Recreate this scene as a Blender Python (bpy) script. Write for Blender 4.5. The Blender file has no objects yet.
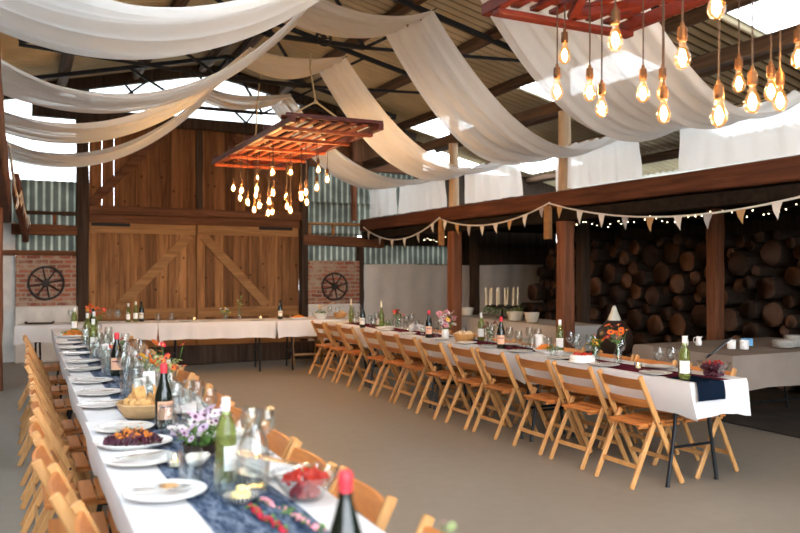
SKY, EXPO, BULB = 12.0, -0.04, 650.0
import bpy, bmesh, math, random
from mathutils import Vector, Matrix, Euler
R = random.Random(11)
S = bpy.context.scene
COL = S.collection
PI = math.pi
ORD = ['first','second','third','fourth','fifth','sixth','seventh','eighth','ninth','tenth','eleventh','twelfth','thirteenth','fourteenth','fifteenth','sixteenth',
       'seventeenth','eighteenth','nineteenth','twentieth','twenty-first','twenty-second','twenty-third','twenty-fourth','twenty-fifth','twenty-sixth']

# ------------------------------------------------------------------ materials
def newmat(name):
    m = bpy.data.materials.new(name); m.use_nodes = True
    nt = m.node_tree; nt.nodes.clear()
    out = nt.nodes.new('ShaderNodeOutputMaterial')
    return m, nt, out
def N(nt, t, **kw):
    n = nt.nodes.new(t)
    for k, v in kw.items():
        if k in n.inputs.keys(): n.inputs[k].default_value = v
        else: setattr(n, k, v)
    return n
def L(nt, a, b): nt.links.new(a, b)
def c4(c): return (c[0], c[1], c[2], 1.0)
def ramp(nt, fac, stops):
    r = nt.nodes.new('ShaderNodeValToRGB')
    e = r.color_ramp.elements
    while len(e) < len(stops): e.new(0.5)
    for i, (p, c) in enumerate(stops):
        e[i].position = p; e[i].color = c4(c)
    L(nt, fac, r.inputs[0]); return r
def bsdf(nt, out, color=None, rough=0.6, metal=0.0, spec=0.4):
    b = nt.nodes.new('ShaderNodeBsdfPrincipled')
    if color is not None: b.inputs['Base Color'].default_value = c4(color)
    b.inputs['Roughness'].default_value = rough
    b.inputs['Metallic'].default_value = metal
    b.inputs['Specular IOR Level'].default_value = spec
    L(nt, b.outputs[0], out.inputs[0]); return b
def bump(nt, b, h, strength=0.3, dist=0.01):
    n = nt.nodes.new('ShaderNodeBump'); n.inputs['Strength'].default_value = strength; n.inputs['Distance'].default_value = dist
    L(nt, h, n.inputs['Height']); L(nt, n.outputs[0], b.inputs['Normal'])
def plain(name, color, rough=0.5, metal=0.0, spec=0.4, var=0.0, scale=20.0):
    m, nt, out = newmat(name); b = bsdf(nt, out, color, rough, metal, spec)
    if var:
        tc = N(nt, 'ShaderNodeTexCoord'); nz = N(nt, 'ShaderNodeTexNoise', Scale=scale, Detail=4.0)
        L(nt, tc.outputs['Object'], nz.inputs['Vector'])
        d = tuple(max(0, x*(1-var)) for x in color); h = tuple(min(1, x*(1+var)) for x in color)
        r = ramp(nt, nz.outputs['Fac'], [(0.3, d), (0.7, h)]); L(nt, r.outputs[0], b.inputs['Base Color'])
    return m
def wood(name, dark, light, axis='z', scale=6.0, rough=0.6, spec=0.3, bmp=0.15, planks=0.0, plank_axis=0, objvar=0.0):
    """grain stretched along one local axis; with planks > 0 every plank of that width gets a tone of its own"""
    m, nt, out = newmat(name); b = bsdf(nt, out, light, rough, 0, spec)
    tc = N(nt, 'ShaderNodeTexCoord'); mp = N(nt, 'ShaderNodeMapping')
    s = {'x': (0.07, 1, 1), 'y': (1, 0.07, 1), 'z': (1, 1, 0.07)}[axis]
    mp.inputs['Scale'].default_value = tuple(v*scale for v in s)
    L(nt, tc.outputs['Object'], mp.inputs['Vector'])
    nz = N(nt, 'ShaderNodeTexNoise', Scale=3.0, Detail=8.0, Roughness=0.65, Distortion=0.6)
    L(nt, mp.outputs[0], nz.inputs['Vector'])
    mid = tuple((a+c)/2 for a, c in zip(dark, light))
    r = ramp(nt, nz.outputs['Fac'], [(0.28, dark), (0.5, mid), (0.72, light)])
    col = r.outputs[0]
    if planks:
        sp = N(nt, 'ShaderNodeSeparateXYZ'); L(nt, tc.outputs['Object'], sp.inputs[0])
        dv = N(nt, 'ShaderNodeMath', operation='DIVIDE'); dv.inputs[1].default_value = planks
        L(nt, sp.outputs[plank_axis], dv.inputs[0])
        fl = N(nt, 'ShaderNodeMath', operation='FLOOR'); L(nt, dv.outputs[0], fl.inputs[0])
        wn = N(nt, 'ShaderNodeTexWhiteNoise', noise_dimensions='1D'); L(nt, fl.outputs[0], wn.inputs['W'])
        r2 = ramp(nt, wn.outputs['Value'], [(0.0, (0.5, 0.45, 0.42)), (1.0, (1.25, 1.2, 1.1))])
        mx = N(nt, 'ShaderNodeMix', data_type='RGBA', blend_type='MULTIPLY'); mx.inputs[0].default_value = 1.0
        L(nt, col, mx.inputs[6]); L(nt, r2.outputs[0], mx.inputs[7]); col = mx.outputs[2]
        k = N(nt, 'ShaderNodeTexVoronoi', Scale=5.0); L(nt, tc.outputs['Object'], k.inputs['Vector'])
        r3 = ramp(nt, k.outputs['Distance'], [(0.07, (0.2, 0.16, 0.13)), (0.15, (1, 1, 1))])
        mx2 = N(nt, 'ShaderNodeMix', data_type='RGBA', blend_type='MULTIPLY'); mx2.inputs[0].default_value = 0.8
        L(nt, col, mx2.inputs[6]); L(nt, r3.outputs[0], mx2.inputs[7]); col = mx2.outputs[2]
    if objvar:
        oi = N(nt, 'ShaderNodeObjectInfo')
        r4 = ramp(nt, oi.outputs['Random'], [(0.0, (1-objvar,)*3), (1.0, (1+objvar,)*3)])
        mx3 = N(nt, 'ShaderNodeMix', data_type='RGBA', blend_type='MULTIPLY'); mx3.inputs[0].default_value = 1.0
        L(nt, col, mx3.inputs[6]); L(nt, r4.outputs[0], mx3.inputs[7]); col = mx3.outputs[2]
    L(nt, col, b.inputs['Base Color'])
    if bmp: bump(nt, b, nz.outputs['Fac'], bmp, 0.01)
    return m
def cloth(name, color, transl=0.0, sheer=0.0, var=0.06, weave=0.0, rough=0.9):
    m, nt, out = newmat(name)
    d = N(nt, 'ShaderNodeBsdfDiffuse', Color=c4(color))
    tc = N(nt, 'ShaderNodeTexCoord'); nz = N(nt, 'ShaderNodeTexNoise', Scale=2.5, Detail=5.0)
    L(nt, tc.outputs['Object'], nz.inputs['Vector'])
    r = ramp(nt, nz.outputs['Fac'], [(0.3, tuple(c*(1-var) for c in color)), (0.7, tuple(min(1, c*(1+var)) for c in color))])
    L(nt, r.outputs[0], d.inputs['Color']); last = d.outputs[0]
    bp = N(nt, 'ShaderNodeBump'); bp.inputs['Strength'].default_value = 0.25; bp.inputs['Distance'].default_value = 0.02
    nz2 = N(nt, 'ShaderNodeTexNoise', Scale=7.0, Detail=3.0); L(nt, tc.outputs['Object'], nz2.inputs['Vector'])
    L(nt, nz2.outputs['Fac'], bp.inputs['Height']); L(nt, bp.outputs[0], d.inputs['Normal'])
    if transl:
        t = N(nt, 'ShaderNodeBsdfTranslucent', Color=c4(color)); mx = N(nt, 'ShaderNodeMixShader'); mx.inputs[0].default_value = transl
        L(nt, last, mx.inputs[1]); L(nt, t.outputs[0], mx.inputs[2]); last = mx.outputs[0]
    if sheer:
        t = N(nt, 'ShaderNodeBsdfTransparent'); mx = N(nt, 'ShaderNodeMixShader'); mx.inputs[0].default_value = sheer
        L(nt, last, mx.inputs[1]); L(nt, t.outputs[0], mx.inputs[2]); last = mx.outputs[0]
    L(nt, last, out.inputs[0]); return m
def thin_glass(name, tint=(1, 1, 1), gloss=0.16, rough=0.02, body=0.0, bodycol=(1, 1, 1)):
    m, nt, out = newmat(name)
    t = N(nt, 'ShaderNodeBsdfTransparent', Color=c4(tint)); g = N(nt, 'ShaderNodeBsdfGlossy', Roughness=rough)
    lw = N(nt, 'ShaderNodeLayerWeight', Blend=0.35); mr = N(nt, 'ShaderNodeMapRange')
    mr.inputs['To Min'].default_value = gloss*0.35; mr.inputs['To Max'].default_value = min(1, gloss*4.5)
    L(nt, lw.outputs['Facing'], mr.inputs['Value'])
    mx = N(nt, 'ShaderNodeMixShader'); L(nt, mr.outputs[0], mx.inputs[0]); L(nt, t.outputs[0], mx.inputs[1]); L(nt, g.outputs[0], mx.inputs[2])
    last = mx.outputs[0]
    if body:
        d = N(nt, 'ShaderNodeBsdfDiffuse', Color=c4(bodycol)); m2 = N(nt, 'ShaderNodeMixShader'); m2.inputs[0].default_value = body
        L(nt, last, m2.inputs[1]); L(nt, d.outputs[0], m2.inputs[2]); last = m2.outputs[0]
    L(nt, last, out.inputs[0]); return m
def emit(name, color, strength):
    m, nt, out = newmat(name); e = N(nt, 'ShaderNodeEmission', Color=c4(color), Strength=strength); L(nt, e.outputs[0], out.inputs[0]); return m

M = {}
M['beech'] = wood('beech chair wood', (0.43, 0.195, 0.06), (0.64, 0.345, 0.125), 'z', 9, 0.42, 0.4, 0.05, objvar=0.14)
M['beech_seat'] = wood('beech seat slats', (0.40, 0.125, 0.028), (0.61, 0.235, 0.06), 'y', 9, 0.42, 0.4, 0.05, objvar=0.14)
M['timber'] = wood('old red brown timber', (0.04, 0.014, 0.008), (0.16, 0.055, 0.027), 'y', 5, 0.75, 0.2, 0.4)
M['timber_z'] = wood('old red brown post timber', (0.085, 0.03, 0.014), (0.27, 0.105, 0.05), 'z', 5, 0.75, 0.2, 0.4)
M['timber_x'] = wood('old brown cross timber', (0.06, 0.024, 0.012), (0.20, 0.083, 0.038), 'x', 5, 0.75, 0.2, 0.4)
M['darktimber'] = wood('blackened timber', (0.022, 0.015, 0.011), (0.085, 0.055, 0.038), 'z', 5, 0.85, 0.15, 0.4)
M['log_pole'] = wood('pale peeled pole', (0.32, 0.2, 0.11), (0.58, 0.42, 0.27), 'z', 5, 0.75, 0.2, 0.3)
M['purlin'] = wood('brown roof purlin', (0.035, 0.02, 0.012), (0.16, 0.092, 0.052), 'y', 5, 0.8, 0.2, 0.4)
M['doorboard'] = wood('weathered barn door boards', (0.13, 0.062, 0.026), (0.42, 0.215, 0.09), 'z', 5, 0.75, 0.2, 0.35, planks=0.17)
M['upboard'] = wood('dark upper barn boards', (0.085, 0.035, 0.015), (0.27, 0.125, 0.052), 'z', 5, 0.8, 0.2, 0.35, planks=0.19)
M['brace'] = wood('tan door brace', (0.19, 0.092, 0.036), (0.42, 0.225, 0.09), 'x', 5, 0.75, 0.2, 0.3)
M['redwood'] = wood('red orange painted slats', (0.20, 0.036, 0.014), (0.42, 0.10, 0.034), 'y', 6, 0.6, 0.3, 0.2)
M['redpaint'] = wood('deep red painted rail', (0.055, 0.008, 0.006), (0.13, 0.017, 0.011), 'x', 6, 0.5, 0.4, 0.2)
M['steel'] = plain('black painted steel', (0.012, 0.011, 0.011), 0.7, 0.2)
M['iron'] = plain('rusty dark iron', (0.035, 0.03, 0.028), 0.6, 0.5, var=0.4)
M['blackleg'] = plain('black table leg metal', (0.012, 0.013, 0.015), 0.35, 0.3)
M['blackish'] = wood('sooty loft boards', (0.008, 0.006, 0.005), (0.03, 0.021, 0.015), 'x', 5, 0.9, 0.1, 0.3)  # near-black base tone for the loft boards and joists
M['tabletop'] = plain('moulded pale table top', (0.55, 0.55, 0.53), 0.5)
M['linen'] = cloth('white table linen', (0.70, 0.695, 0.695), 0.06)
M['palelinen'] = cloth('pale linen', (0.5, 0.47, 0.43), 0.05, var=0.1)
M['greylinen'] = cloth('grey linen', (0.25, 0.205, 0.17), 0.05, var=0.12)
M['drape'] = cloth('sheer white ceiling muslin', (0.89, 0.87, 0.83), 0.42, 0.07, var=0.03)
M['hang'] = cloth('white hanging muslin', (0.86, 0.83, 0.78), 0.55, 0.08, var=0.03)
M['tarp'] = cloth('off white sheeting', (0.74, 0.69, 0.62), 0.12, var=0.08)
M['rope'] = plain('pale hemp rope', (0.5, 0.37, 0.2), 0.9)
M['cord'] = plain('brown fabric flex', (0.045, 0.03, 0.022), 0.8)
M['brass'] = plain('aged brass lamp holder', (0.12, 0.055, 0.022), 0.45, 0.8)
M['bulbglass'] = thin_glass('warm bulb glass', (1.0, 0.88, 0.68), 0.14)
def glow(m):
    nt = m.node_tree; out = [n for n in nt.nodes if n.type == 'OUTPUT_MATERIAL'][0]; src = out.inputs[0].links[0].from_socket
    e = N(nt, 'ShaderNodeEmission', Color=(1.0, 0.43, 0.10, 1), Strength=0.32); a = nt.nodes.new('ShaderNodeAddShader')
    L(nt, src, a.inputs[0]); L(nt, e.outputs[0], a.inputs[1]); L(nt, a.outputs[0], out.inputs[0])
glow(M['bulbglass'])
M['filament'] = emit('glowing filament', (1.0, 0.60, 0.26), BULB)
M['flagwhite'] = cloth('white bunting cotton', (0.82, 0.79, 0.74), 0.25)
M['flaggrey'] = cloth('grey bunting cotton', (0.46, 0.44, 0.44), 0.2)
M['flagtan'] = cloth('tan bunting hessian', (0.55, 0.34, 0.16), 0.2)
M['china'] = plain('white glazed china', (0.83, 0.82, 0.79), 0.18, 0, 0.5)
M['cream'] = plain('cream stoneware', (0.66, 0.62, 0.52), 0.3)
M['silver'] = plain('polished cutlery steel', (0.75, 0.74, 0.72), 0.2, 1.0)
M['glass'] = thin_glass('clear glass', (0.97, 0.985, 0.98), 0.10)
M['greenglass'] = thin_glass('pale green wine glass', (0.60, 0.68, 0.36), 0.10, body=0.2, bodycol=(0.32, 0.34, 0.10))
M['darkglass'] = plain('near black bottle glass', (0.008, 0.012, 0.008), 0.08, 0, 0.6)
M['redwax'] = plain('red wax capsule', (0.62, 0.035, 0.05), 0.4)
M['whitecap'] = plain('white capsule', (0.83, 0.83, 0.82), 0.4)
M['label'] = plain('cream paper label', (0.8, 0.76, 0.66), 0.8)
M['paper'] = plain('white paper', (0.85, 0.84, 0.82), 0.8)
M['peachlabel'] = plain('peach paper label', (0.75, 0.42, 0.27), 0.8)
M['bowlwood'] = wood('pale turned bowl wood', (0.42, 0.24, 0.1), (0.66, 0.43, 0.21), 'x', 6, 0.5, 0.3, 0.05)
M['crisp'] = plain('golden crispbread', (0.66, 0.38, 0.14), 0.8, var=0.3, scale=30)
M['bread'] = plain('pale bread', (0.7, 0.5, 0.28), 0.85, var=0.2, scale=30)
M['cabbage'] = plain('purple cabbage', (0.06, 0.009, 0.024), 0.4, var=0.5, scale=60)
M['carrot'] = plain('grated carrot', (0.85, 0.27, 0.03), 0.5, var=0.2, scale=60)
M['tomato'] = plain('tomato red', (0.40, 0.022, 0.012), 0.25, var=0.3, scale=40)
M['leaf'] = plain('green leaves', (0.09, 0.19, 0.035), 0.5, var=0.4, scale=30)
M['palegreen'] = plain('pale green leaves', (0.32, 0.40, 0.14), 0.5, var=0.3, scale=30)
M['butter'] = plain('butter', (0.85, 0.72, 0.32), 0.5)
M['orangepetal'] = plain('orange petals', (0.85, 0.16, 0.02), 0.6, var=0.15)
M['yellowpetal'] = plain('yellow petals', (0.85, 0.5, 0.05), 0.6, var=0.15)
M['redpetal'] = plain('crimson petals', (0.55, 0.02, 0.05), 0.6, var=0.15)
M['lilacpetal'] = plain('lilac petals', (0.62, 0.48, 0.62), 0.6, var=0.12)
M['whitepetal'] = plain('white petals', (0.82, 0.78, 0.75), 0.6, var=0.06)
M['pinkpetal'] = plain('pink petals', (0.72, 0.30, 0.34), 0.6, var=0.2)
M['plum'] = plain('plum flower centre', (0.12, 0.02, 0.08), 0.7)
M['dried'] = plain('dried russet stems', (0.2, 0.07, 0.05), 0.8, var=0.3)
M['wax'] = plain('ivory candle wax', (0.80, 0.72, 0.52), 0.5)
M['wick'] = plain('burnt wick', (0.02, 0.02, 0.02), 0.9)
M['flame'] = emit('candle flame', (1.0, 0.55, 0.18), 25.0)
M['clay'] = plain('dark glazed urn', (0.03, 0.018, 0.014), 0.3)
M['bark'] = plain('log bark', (0.035, 0.024, 0.018), 0.95, 0, 0.1, var=0.45, scale=14)
M['fairy'] = emit('fairy light', (1.0, 0.80, 0.5), 18.0)
M['navy'] = cloth('navy dyed cotton', (0.006, 0.011, 0.022), 0.0, var=0.3)
M['burgundy'] = cloth('burgundy woven runner', (0.10, 0.018, 0.03), 0.0, var=0.3)
M['whitewash'] = plain('whitewashed masonry', (0.66, 0.64, 0.60), 0.9, 0, 0.2, var=0.12, scale=5)
M['blueplastic'] = plain('pale blue plastic', (0.12, 0.34, 0.6), 0.4)
M['plasticblack'] = plain('black plastic', (0.01, 0.01, 0.012), 0.3)
M['cream_icing'] = plain('white icing', (0.86, 0.84, 0.80), 0.5, var=0.05)

def mk_special():
    # concrete floor
    m, nt, out = newmat('smooth worn concrete'); b = bsdf(nt, out, (0.3, 0.28, 0.25), 0.55, 0, 0.35)
    tc = N(nt, 'ShaderNodeTexCoord'); n1 = N(nt, 'ShaderNodeTexNoise', Scale=0.45, Detail=6.0, Roughness=0.6)
    n2 = N(nt, 'ShaderNodeTexNoise', Scale=9.0, Detail=8.0)
    L(nt, tc.outputs['Object'], n1.inputs['Vector']); L(nt, tc.outputs['Object'], n2.inputs['Vector'])
    r = ramp(nt, n1.outputs['Fac'], [(0.3, (0.225, 0.197, 0.16)), (0.7, (0.285, 0.255, 0.21))])
    r2 = ramp(nt, n2.outputs['Fac'], [(0.3, (0.96, 0.96, 0.96)), (0.7, (1.03, 1.03, 1.03))])
    mx = N(nt, 'ShaderNodeMix', data_type='RGBA', blend_type='MULTIPLY'); mx.inputs[0].default_value = 1
    L(nt, r.outputs[0], mx.inputs[6]); L(nt, r2.outputs[0], mx.inputs[7]); L(nt, mx.outputs[2], b.inputs['Base Color'])
    r3 = ramp(nt, n1.outputs['Fac'], [(0.3, (0.42,)*3), (0.7, (0.62,)*3)]); L(nt, r3.outputs[0], b.inputs['Roughness'])
    M['floor'] = m
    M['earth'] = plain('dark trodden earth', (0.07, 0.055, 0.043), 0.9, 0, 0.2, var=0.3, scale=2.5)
    # brick
    m, nt, out = newmat('old lime mortared brick'); b = bsdf(nt, out, (0.4, 0.2, 0.15), 0.9, 0, 0.2)
    tc = N(nt, 'ShaderNodeTexCoord'); sp = N(nt, 'ShaderNodeSeparateXYZ'); cb = N(nt, 'ShaderNodeCombineXYZ')
    L(nt, tc.outputs['Object'], sp.inputs[0])
    nz = N(nt, 'ShaderNodeTexNoise', Scale=6.0, Detail=3.0); L(nt, tc.outputs['Object'], nz.inputs['Vector'])
    ad = N(nt, 'ShaderNodeMath', operation='MULTIPLY_ADD'); ad.inputs[1].default_value = 0.05
    L(nt, nz.outputs['Fac'], ad.inputs[0]); L(nt, sp.outputs[2], ad.inputs[2])
    L(nt, sp.outputs[0], cb.inputs[0]); L(nt, ad.outputs[0], cb.inputs[1])
    bt = N(nt, 'ShaderNodeTexBrick', Scale=1.0); bt.offset = 0.5
    for k, v in (('Color1', (0.36, 0.125, 0.075, 1)), ('Color2', (0.17, 0.06, 0.045, 1)), ('Mortar', (0.34, 0.275, 0.21, 1)), ('Mortar Size', 0.016), ('Mortar Smooth', 0.5), ('Bias', -0.1), ('Brick Width', 0.23), ('Row Height', 0.078)):
        bt.inputs[k].default_value = v
    L(nt, cb.outputs[0], bt.inputs['Vector'])
    n3 = N(nt, 'ShaderNodeTexNoise', Scale=3.6, Detail=7.0, Roughness=0.7); L(nt, tc.outputs['Object'], n3.inputs['Vector'])
    r = ramp(nt, n3.outputs['Fac'], [(0.48, (0, 0, 0)), (0.62, (0.85, 0.85, 0.85))])
    mx = N(nt, 'ShaderNodeMix', data_type='RGBA'); mx.inputs[7].default_value = (0.40, 0.33, 0.25, 1)
    L(nt, r.outputs[0], mx.inputs[0]); L(nt, bt.outputs['Color'], mx.inputs[6]); L(nt, mx.outputs[2], b.inputs['Base Color'])
    bump(nt, b, bt.outputs['Fac'], -0.5, 0.02); M['brick'] = m
    # roof sheets and translucent sheets
    m, nt, out = newmat('buff fibre cement roof sheet'); b = bsdf(nt, out, (0.6, 0.5, 0.32), 0.85, 0, 0.2)
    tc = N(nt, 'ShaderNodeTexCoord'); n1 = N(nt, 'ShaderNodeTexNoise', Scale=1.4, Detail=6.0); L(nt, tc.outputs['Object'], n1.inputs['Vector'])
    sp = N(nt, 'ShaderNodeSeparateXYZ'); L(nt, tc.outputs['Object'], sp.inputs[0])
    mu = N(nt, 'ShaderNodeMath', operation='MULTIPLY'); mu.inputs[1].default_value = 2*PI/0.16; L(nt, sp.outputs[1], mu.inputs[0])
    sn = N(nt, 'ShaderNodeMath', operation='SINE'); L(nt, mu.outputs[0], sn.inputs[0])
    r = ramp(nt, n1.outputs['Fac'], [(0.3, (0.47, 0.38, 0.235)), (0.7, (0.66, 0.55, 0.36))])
    r2 = ramp(nt, sn.outputs[0], [(0.1, (1, 1, 1)), (0.7, (0.2, 0.18, 0.15))])      # shade of the flutes painted into the sheet colour
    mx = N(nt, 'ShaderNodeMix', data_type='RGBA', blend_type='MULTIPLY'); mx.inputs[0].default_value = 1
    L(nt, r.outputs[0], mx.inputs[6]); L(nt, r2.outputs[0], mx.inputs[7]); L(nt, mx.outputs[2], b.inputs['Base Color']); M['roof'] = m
    for key, colr, tr, sheer in (('rooflight', (0.92, 0.95, 0.93), 0.75, 0.45), ('clearsheet', (0.66, 0.69, 0.66), 0.65, 0.07), ('greensheet', (0.165, 0.168, 0.135), 0.07, 0.006)):
        M[key] = cloth(key+' corrugated translucent sheet', colr, tr, sheer, var=0.1)
    m, nt, out = newmat('green corrugated sheet with painted backlight'); tc = N(nt, 'ShaderNodeTexCoord'); sp = N(nt, 'ShaderNodeSeparateXYZ'); L(nt, tc.outputs['Object'], sp.inputs[0])
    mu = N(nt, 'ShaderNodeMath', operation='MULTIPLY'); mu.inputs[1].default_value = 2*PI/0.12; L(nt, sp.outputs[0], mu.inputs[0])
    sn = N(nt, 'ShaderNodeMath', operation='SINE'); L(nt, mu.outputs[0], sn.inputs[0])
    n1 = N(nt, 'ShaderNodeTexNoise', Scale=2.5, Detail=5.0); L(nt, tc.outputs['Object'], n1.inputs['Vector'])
    r = ramp(nt, sn.outputs[0], [(0.1, (0.085, 0.092, 0.076)), (0.45, (0.14, 0.15, 0.12)), (0.9, (0.27, 0.285, 0.225))])  # bright and dark stripes of backlit flutes, painted into the colour
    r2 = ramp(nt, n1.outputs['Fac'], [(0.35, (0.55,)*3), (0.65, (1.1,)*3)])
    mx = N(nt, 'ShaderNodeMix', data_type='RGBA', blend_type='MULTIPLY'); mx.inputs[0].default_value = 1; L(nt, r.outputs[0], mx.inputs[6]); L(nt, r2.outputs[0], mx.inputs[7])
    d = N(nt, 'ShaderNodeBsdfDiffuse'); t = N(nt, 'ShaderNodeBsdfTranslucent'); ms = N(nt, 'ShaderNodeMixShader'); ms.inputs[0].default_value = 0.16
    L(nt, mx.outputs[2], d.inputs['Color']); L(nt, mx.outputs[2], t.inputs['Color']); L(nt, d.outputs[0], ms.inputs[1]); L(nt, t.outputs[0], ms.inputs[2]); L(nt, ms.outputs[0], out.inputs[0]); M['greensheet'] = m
    # batik runner
    m, nt, out = newmat('indigo batik cotton'); b = bsdf(nt, out, (0.05, 0.09, 0.2), 0.9, 0, 0.1)
    tc = N(nt, 'ShaderNodeTexCoord'); mp = N(nt, 'ShaderNodeMapping'); mp.inputs['Scale'].default_value = (55, 14, 1)
    L(nt, tc.outputs['Object'], mp.inputs['Vector'])
    n1 = N(nt, 'ShaderNodeTexNoise', Scale=1.2, Detail=9.0, Roughness=0.75, Distortion=0.5); L(nt, mp.outputs[0], n1.inputs['Vector'])
    wv = N(nt, 'ShaderNodeTexWave', Scale=5.5, Distortion=7.0, Detail=3.0); wv.bands_direction = 'X'; L(nt, tc.outputs['Object'], wv.inputs['Vector'])
    ml = N(nt, 'ShaderNodeMath', operation='MULTIPLY'); ml.operation = 'MULTIPLY_ADD'; ml.inputs[1].default_value = 0.12; L(nt, wv.outputs['Fac'], ml.inputs[0]); L(nt, n1.outputs['Fac'], ml.inputs[2])
    r = ramp(nt, ml.outputs[0], [(0.36, (0.010, 0.020, 0.045)), (0.50, (0.035, 0.06, 0.11)), (0.78, (0.27, 0.32, 0.41))])
    L(nt, r.outputs[0], b.inputs['Base Color']); M['batik'] = m
    # log ends
    m, nt, out = newmat('sawn log end'); b = bsdf(nt, out, (0.4, 0.22, 0.12), 0.9, 0, 0.15)
    tc = N(nt, 'ShaderNodeTexCoord'); wv = N(nt, 'ShaderNodeTexWave', Scale=9.0, Distortion=1.5, Detail=2.0, wave_type='RINGS', rings_direction='X')
    L(nt, tc.outputs['Object'], wv.inputs['Vector'])
    r = ramp(nt, wv.outputs['Fac'], [(0.2, (0.07, 0.038, 0.027)), (0.8, (0.13, 0.076, 0.052))])
    oi = N(nt, 'ShaderNodeObjectInfo'); r2 = ramp(nt, oi.outputs['Random'], [(0, (0.3, 0.3, 0.32)), (0.55, (0.75, 0.7, 0.66)), (1, (1.4, 1.25, 1.1))])
    mx = N(nt, 'ShaderNodeMix', data_type='RGBA', blend_type='MULTIPLY'); mx.inputs[0].default_value = 1
    L(nt, r.outputs[0], mx.inputs[6]); L(nt, r2.outputs[0], mx.inputs[7]); L(nt, mx.outputs[2], b.inputs['Base Color']); M['logend'] = m
    # patterned butter dish
    m, nt, out = newmat('black dish with white rim pattern'); b = bsdf(nt, out, (0.02, 0.02, 0.03), 0.25)
    tc = N(nt, 'ShaderNodeTexCoord'); sp = N(nt, 'ShaderNodeSeparateXYZ'); L(nt, tc.outputs['Object'], sp.inputs[0])
    at = N(nt, 'ShaderNodeMath', operation='ARCTAN2'); L(nt, sp.outputs[1], at.inputs[0]); L(nt, sp.outputs[0], at.inputs[1])
    mu = N(nt, 'ShaderNodeMath', operation='MULTIPLY'); mu.inputs[1].default_value = 26.0; L(nt, at.outputs[0], mu.inputs[0])
    sn = N(nt, 'ShaderNodeMath', operation='SINE'); L(nt, mu.outputs[0], sn.inputs[0])
    gt = N(nt, 'ShaderNodeMath', operation='GREATER_THAN'); gt.inputs[1].default_value = 0.2; L(nt, sn.outputs[0], gt.inputs[0])
    r = ramp(nt, gt.outputs[0], [(0, (0.015, 0.018, 0.03)), (1, (0.7, 0.68, 0.62))]); L(nt, r.outputs[0], b.inputs['Base Color']); M['pattern'] = m
mk_special()

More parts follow.
